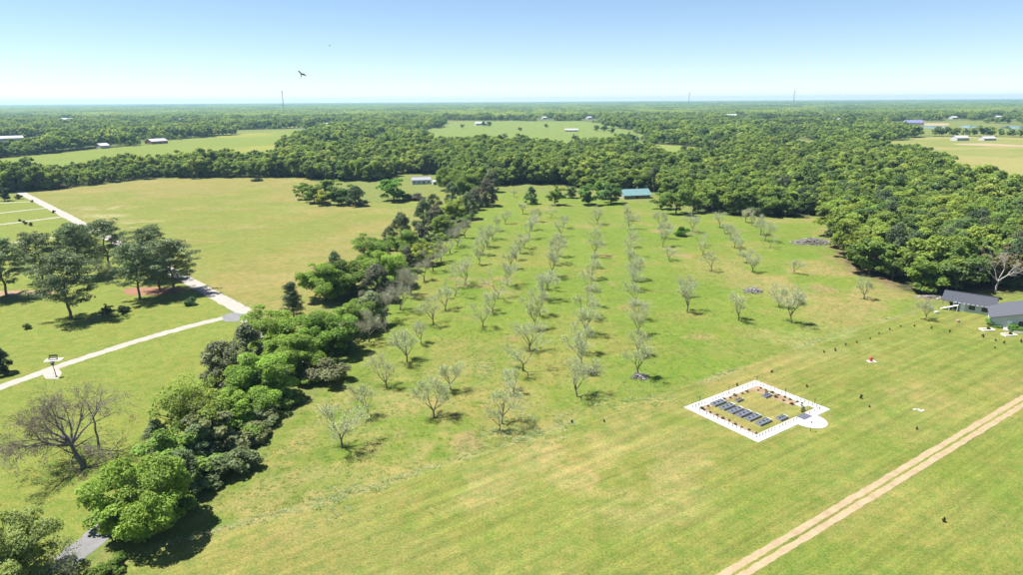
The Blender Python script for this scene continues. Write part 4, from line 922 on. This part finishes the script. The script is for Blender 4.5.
# ------------------------------------------------------------------ by the driveway
x, y = G(56.5,377); e = thing('lamp_post', 'dark lamp post on the gravel pad beside the driveway', 'lamp post', (x, y, 0))
MB().bar((0,0,-.05),(-.25,0,2.7),.09,.06,8).build('post', M['dark'], e); MB().bar((-.25,0,2.7),(-.26,0,3.3),.22,.42,8).build('lantern', M['glass'], e); MB().bar((-.26,0,3.3),(-.26,0,3.6),.5,.1,8).build('cap', M['dark'], e); MB().bar((0,0,0),(0,0,.2),.2,.16,8).build('base', M['dark'], e)
x, y = G(53,360); e = thing('garden_bench', 'small dark bench on a pale slab above the driveway', 'bench', (x, y, 0), .2)
MB().box(-1.6,1.9,-1.0,1.0,.004,.06).build('slab', M['concrete'], e)
for yy in (-.28,-.05,.18): MB().box(-.9,.9,yy,yy+.2,.48,.53).build('seat_slat', M['dark'], e)
for zz in (.7,.92): MB().box(-.9,.9,.40,.45,zz,zz+.17).build('back_slat', M['dark'], e)
for sx in (-.85,.75):
    MB().box(sx,sx+.1,-.26,-.16,.06,.478).build('leg', M['dark'], e); MB().box(sx,sx+.1,.30,.398,.06,1.12).build('leg', M['dark'], e)

# ------------------------------------------------------------------ pond, towers, birds
for q in ([(919,127.8),(926,125.9),(943,126),(947,127.6),(935,128.8)], [(958,126.9),(966,125.4),(978,125.8),(978,127.7),(966,128.2)], [(1000,127.6),(1008,126),(1030,126.5),(1030,128.8),(1010,128.9)]):
    p = GP(q); struct(link('pond', mesh_py('pond', [(x,y,.25) for x,y in p], [tuple(range(len(p)))], M['water'])))
p = GP([(915,125.6),(925,123.3),(948,123.3),(950,125.2),(940,125.8)]); struct(link('pond_bank', mesh_py('pond_bank', [(x,y,.2) for x,y in p], [tuple(range(len(p)))], M['dirt'])))
p = GP([(950,143.6),(985,143.2),(1023,145.2),(1060,146),(1060,147),(1010,146.4),(960,145)]); struct(link('bare_strip', mesh_py('bare_strip', [(x,y,.1) for x,y in p], [tuple(range(len(p)))], M['dirt'])))
for px, top, Yt, lab in ((284,90.5,2500,'slim radio mast on the horizon at the left'),(795,90,2500,'slim radio mast on the horizon at the right'),(690,91.5,2700,'faint radio mast on the horizon right of centre')):
    zt = CAM_H+(HORIZON+ROLL*.0175*(W0/2-px)-top)*.00140*Yt; x = (px-W0/2)/FPX*Yt*math.cos(PITCH)*1.0/ math.cos(PITCH)**2 if False else (px-W0/2)/(FPX/math.cos(PITCH)*1.0)*Yt
    e = thing('radio_mast', lab, 'mast', (x, Yt, 0)); mt = M['greytin']
    for k in range(3):
        a = k*2.094; MB().bar((2.2*math.cos(a),2.2*math.sin(a),0),(.9*math.cos(a),.9*math.sin(a),zt),.45,.32,5).build('leg', mt, e)
    br = MB()
    for z in np.arange(4, zt-5, 9):
        for k in range(3):
            a, a2 = k*2.094, (k+1)*2.094; R0 = 2.2-1.3*z/zt; R1 = 2.2-1.3*(z+9)/zt; br.bar((R0*math.cos(a),R0*math.sin(a),z),(R1*math.cos(a2),R1*math.sin(a2),z+9),.16,.16,4)
    br.build('bracing', mt, e); MB().bar((0,0,zt-9),(0,0,zt-3),2.4,2.4,9).build('antenna_ring', M['white'], e); MB().bar((0,0,zt),(0,0,zt+2.5),.25,.1,5).build('spike', M['red'], e)
def bird(px, py, Yb, span, label, tilt):
    r = math.radians(ROLL); x = px-W0/2; y = H0/2-py; x, y = x*math.cos(r)+y*math.sin(r), -x*math.sin(r)+y*math.cos(r)
    d = np.array([x, FPX*math.cos(PITCH)+y*math.sin(PITCH), -FPX*math.sin(PITCH)+y*math.cos(PITCH)]); t = Yb/d[1]
    e = thing('bird', label, 'bird', (d[0]*t, Yb, CAM_H+d[2]*t)); e.rotation_euler = (tilt, .45, .9); e.scale = (span/2,)*3
    prof = [(-.42,.01),(-.30,.05),(-.1,.10),(.12,.11),(.27,.07),(.36,.065),(.43,.03),(.50,.004)]; V = []; F_ = []; k = 8
    for yy, rr in prof:
        for i in range(k): V.append((rr*math.cos(i*.7854), yy, rr*.85*math.sin(i*.7854)))
    for j in range(len(prof)-1):
        for i in range(k): F_.append((j*k+i, j*k+(i+1)%k, (j+1)*k+(i+1)%k, (j+1)*k+i))
    link('body', mesh_py('body', V, F_, M['feather'], True), e)
    for s_ in (-1, 1):
        q = [(.07,.20,.02),(.40,.26,.20),(.72,.16,.30),(1.0,-.10,.34),(.70,-.16,.28),(.38,-.14,.17),(.07,-.14,.02)]
        MB().add([(s_*x_,y_,z_) for x_,y_,z_ in q]+[(s_*x_,y_,z_+.025) for x_,y_,z_ in q], [tuple(range(7)), tuple(range(7,14))]+[(i,(i+1)%7,7+(i+1)%7,7+i) for i in range(7)]).build('wing', M['feather'], e)
    MB().add([(-.05,-.36,0),(.05,-.36,0),(.14,-.68,.0),(-.14,-.68,.0),(-.05,-.36,.02),(.05,-.36,.02),(.14,-.68,.02),(-.14,-.68,.02)], [(0,1,2,3),(4,5,6,7),(0,1,5,4),(1,2,6,5),(2,3,7,6),(3,0,4,7)]).build('tail', M['feather'], e)
bird(301,74,100,1.5,'dark soaring bird low in the sky at the left', 1.0)
bird(329.5,45.3,260,1.25,'tiny distant bird high in the sky above the other bird', .9)

# ------------------------------------------------------------------ grass tufts and weeds (geometry close to the camera)
def tuft(seed, mat, nb=16, h=.17, w=.36, flower=False):
    r = np.random.default_rng(seed); V = []; Fq = []
    for i in range(nb):
        a = r.random()*6.283; b_ = np.array([math.cos(a)*w*r.random(), math.sin(a)*w*r.random(), 0]); d = np.array([math.cos(a), math.sin(a), 0])*(.10+.30*r.random())
        t_ = np.array([-math.sin(a), math.cos(a), 0])*.035; k = len(V); hh = h*(.5+.6*r.random())
        V += [b_-t_, b_+t_, b_+d+np.array([0,0,hh])]; Fq.append((k,k+1,k+2))
    me = mesh_np('tuft', np.array(V), np.array(Fq), mat); at = me.attributes.new('lv', 'FLOAT', 'POINT'); at.data.foreach_set('value', np.repeat(r.random(nb), 3).astype(np.float32)); return me
M['tuft'] = leafmat('grass_blades', [(0,(.125,.200,.035)),(.3,(.165,.240,.045)),(.6,(.205,.250,.060)),(.85,(.265,.265,.095)),(1,(.34,.32,.16))])
M['weed'] = leafmat('weed_leaves', [(0,(.18,.27,.08)),(.4,(.26,.34,.14)),(.75,(.34,.40,.21)),(1,(.48,.51,.36))])
tc_ = source('tuft_source', [tuft(1000+i, M['tuft']) for i in range(4)]); wc_ = source('weed_source', [tuft(1020+i, M['weed'], 26, .26, .42) for i in range(3)])
r_g = np.random.default_rng(44)
def density_pick(n_, x0, x1, y0, y1): return r_g.uniform(x0, x1, n_), r_g.uniform(y0, y1, n_)
tx, ty = density_pick(190000, -110, 170, 60, 290)
cl_ = fbm(tx, ty, 5, 201, 3); inO = inside(ORCHARD, tx, ty); inM = inside(MOWN, tx, ty)
pr = np.where(inO, .18+1.6*np.clip(cl_-.42, 0, 1), .05+.9*np.clip(cl_-.5, 0, 1))*np.clip(1.4-ty/260, .25, 1)
gd = (tx-O[0])*ux[0]+(ty-O[1])*ux[1]; gw = (tx-O[0])*vx[0]+(ty-O[1])*vx[1]
k_ = (r_g.random(len(tx)) < pr) & (np.abs(tx) < ty*.85+15) & ~((gd > -1) & (gd < lu+1) & (gw > -1) & (gw < lv_+5))
S2 = (tx-mid0[0])*nv2[0]+(ty-mid0[1])*nv2[1]; k_ &= (np.abs(S2) > 1.6) & (pdist(GP([(20,605),(60,566),(118,520),(185,458),(250,403),(300,362)]), tx, ty) > 2.6) & (pdist(GP([(-60,413),(0,387.5),(60,366),(130,343),(190,326),(232,316)]), tx, ty) > 2) & (pdist(GP([(62,213.5),(130,249),(200,287),(262,330)]), tx, ty) > 3) & ~inside(HAY, tx, ty)
tx, ty, inO = tx[k_], ty[k_], inO[k_]; n = len(tx)
gn_scatter('grass_tufts', np.stack([tx, ty, np.zeros(n)], -1), np.where(inO, r_g.uniform(.5,1.05,n), r_g.uniform(.35,.7,n)), r_g.uniform(0,6.28,n), r_g.integers(0,4,n), tc_, 'uneven tufts of grass in the orchard meadow and mown field', 'grass')
wx_, wy_ = density_pick(120000, -60, 120, 70, 200); bdw = pdist(BOUND, wx_, wy_); inO = inside(ORCHARD, wx_, wy_)
p1 = np.exp(-(bdw/.8)**2)*smooth(.40,.60, fbm(wx_, wy_, 9, 71))*.32
for q, rr in (((525,432),5),((545,424),4),((500,430),3.5),((650,398),4),((825,340),2.5),((475,372),6),((600,400),4),((345,500),4)):
    cx_, cy_ = G(*q); p1 = p1+.5*np.exp(-(np.hypot(wx_-cx_, wy_-cy_)/rr)**2)*smooth(.40,.6, fbm(wx_, wy_, 3, 303))
k_ = (r_g.random(len(wx_)) < p1); wx_, wy_ = wx_[k_], wy_[k_]; n = len(wx_)
gn_scatter('weeds', np.stack([wx_, wy_, np.zeros(n)], -1), r_g.uniform(.5,1.1,n), r_g.uniform(0,6.28,n), r_g.integers(0,3,n), wc_, 'pale flowering weeds along the orchard border', 'weeds')
print('tufts', len(tx), n)

# ------------------------------------------------------------------ haze
hz = MB().box(-13500, 13500, -200, 13200, -1, 104)
m, nt, out = newmat('air'); vol = N(nt, 'ShaderNodeVolumePrincipled'); vol.inputs['Color'].default_value = (.46,.77,1,1); vol.inputs['Density'].default_value = 8e-5; vol.inputs['Anisotropy'].default_value = .2
nt.links.new(vol.outputs[0], out.inputs['Volume'])
hzo = hz.build('haze', m); hzo['kind'] = 'stuff'; tag(hzo, 'thin bluish haze over the far plain', 'haze')
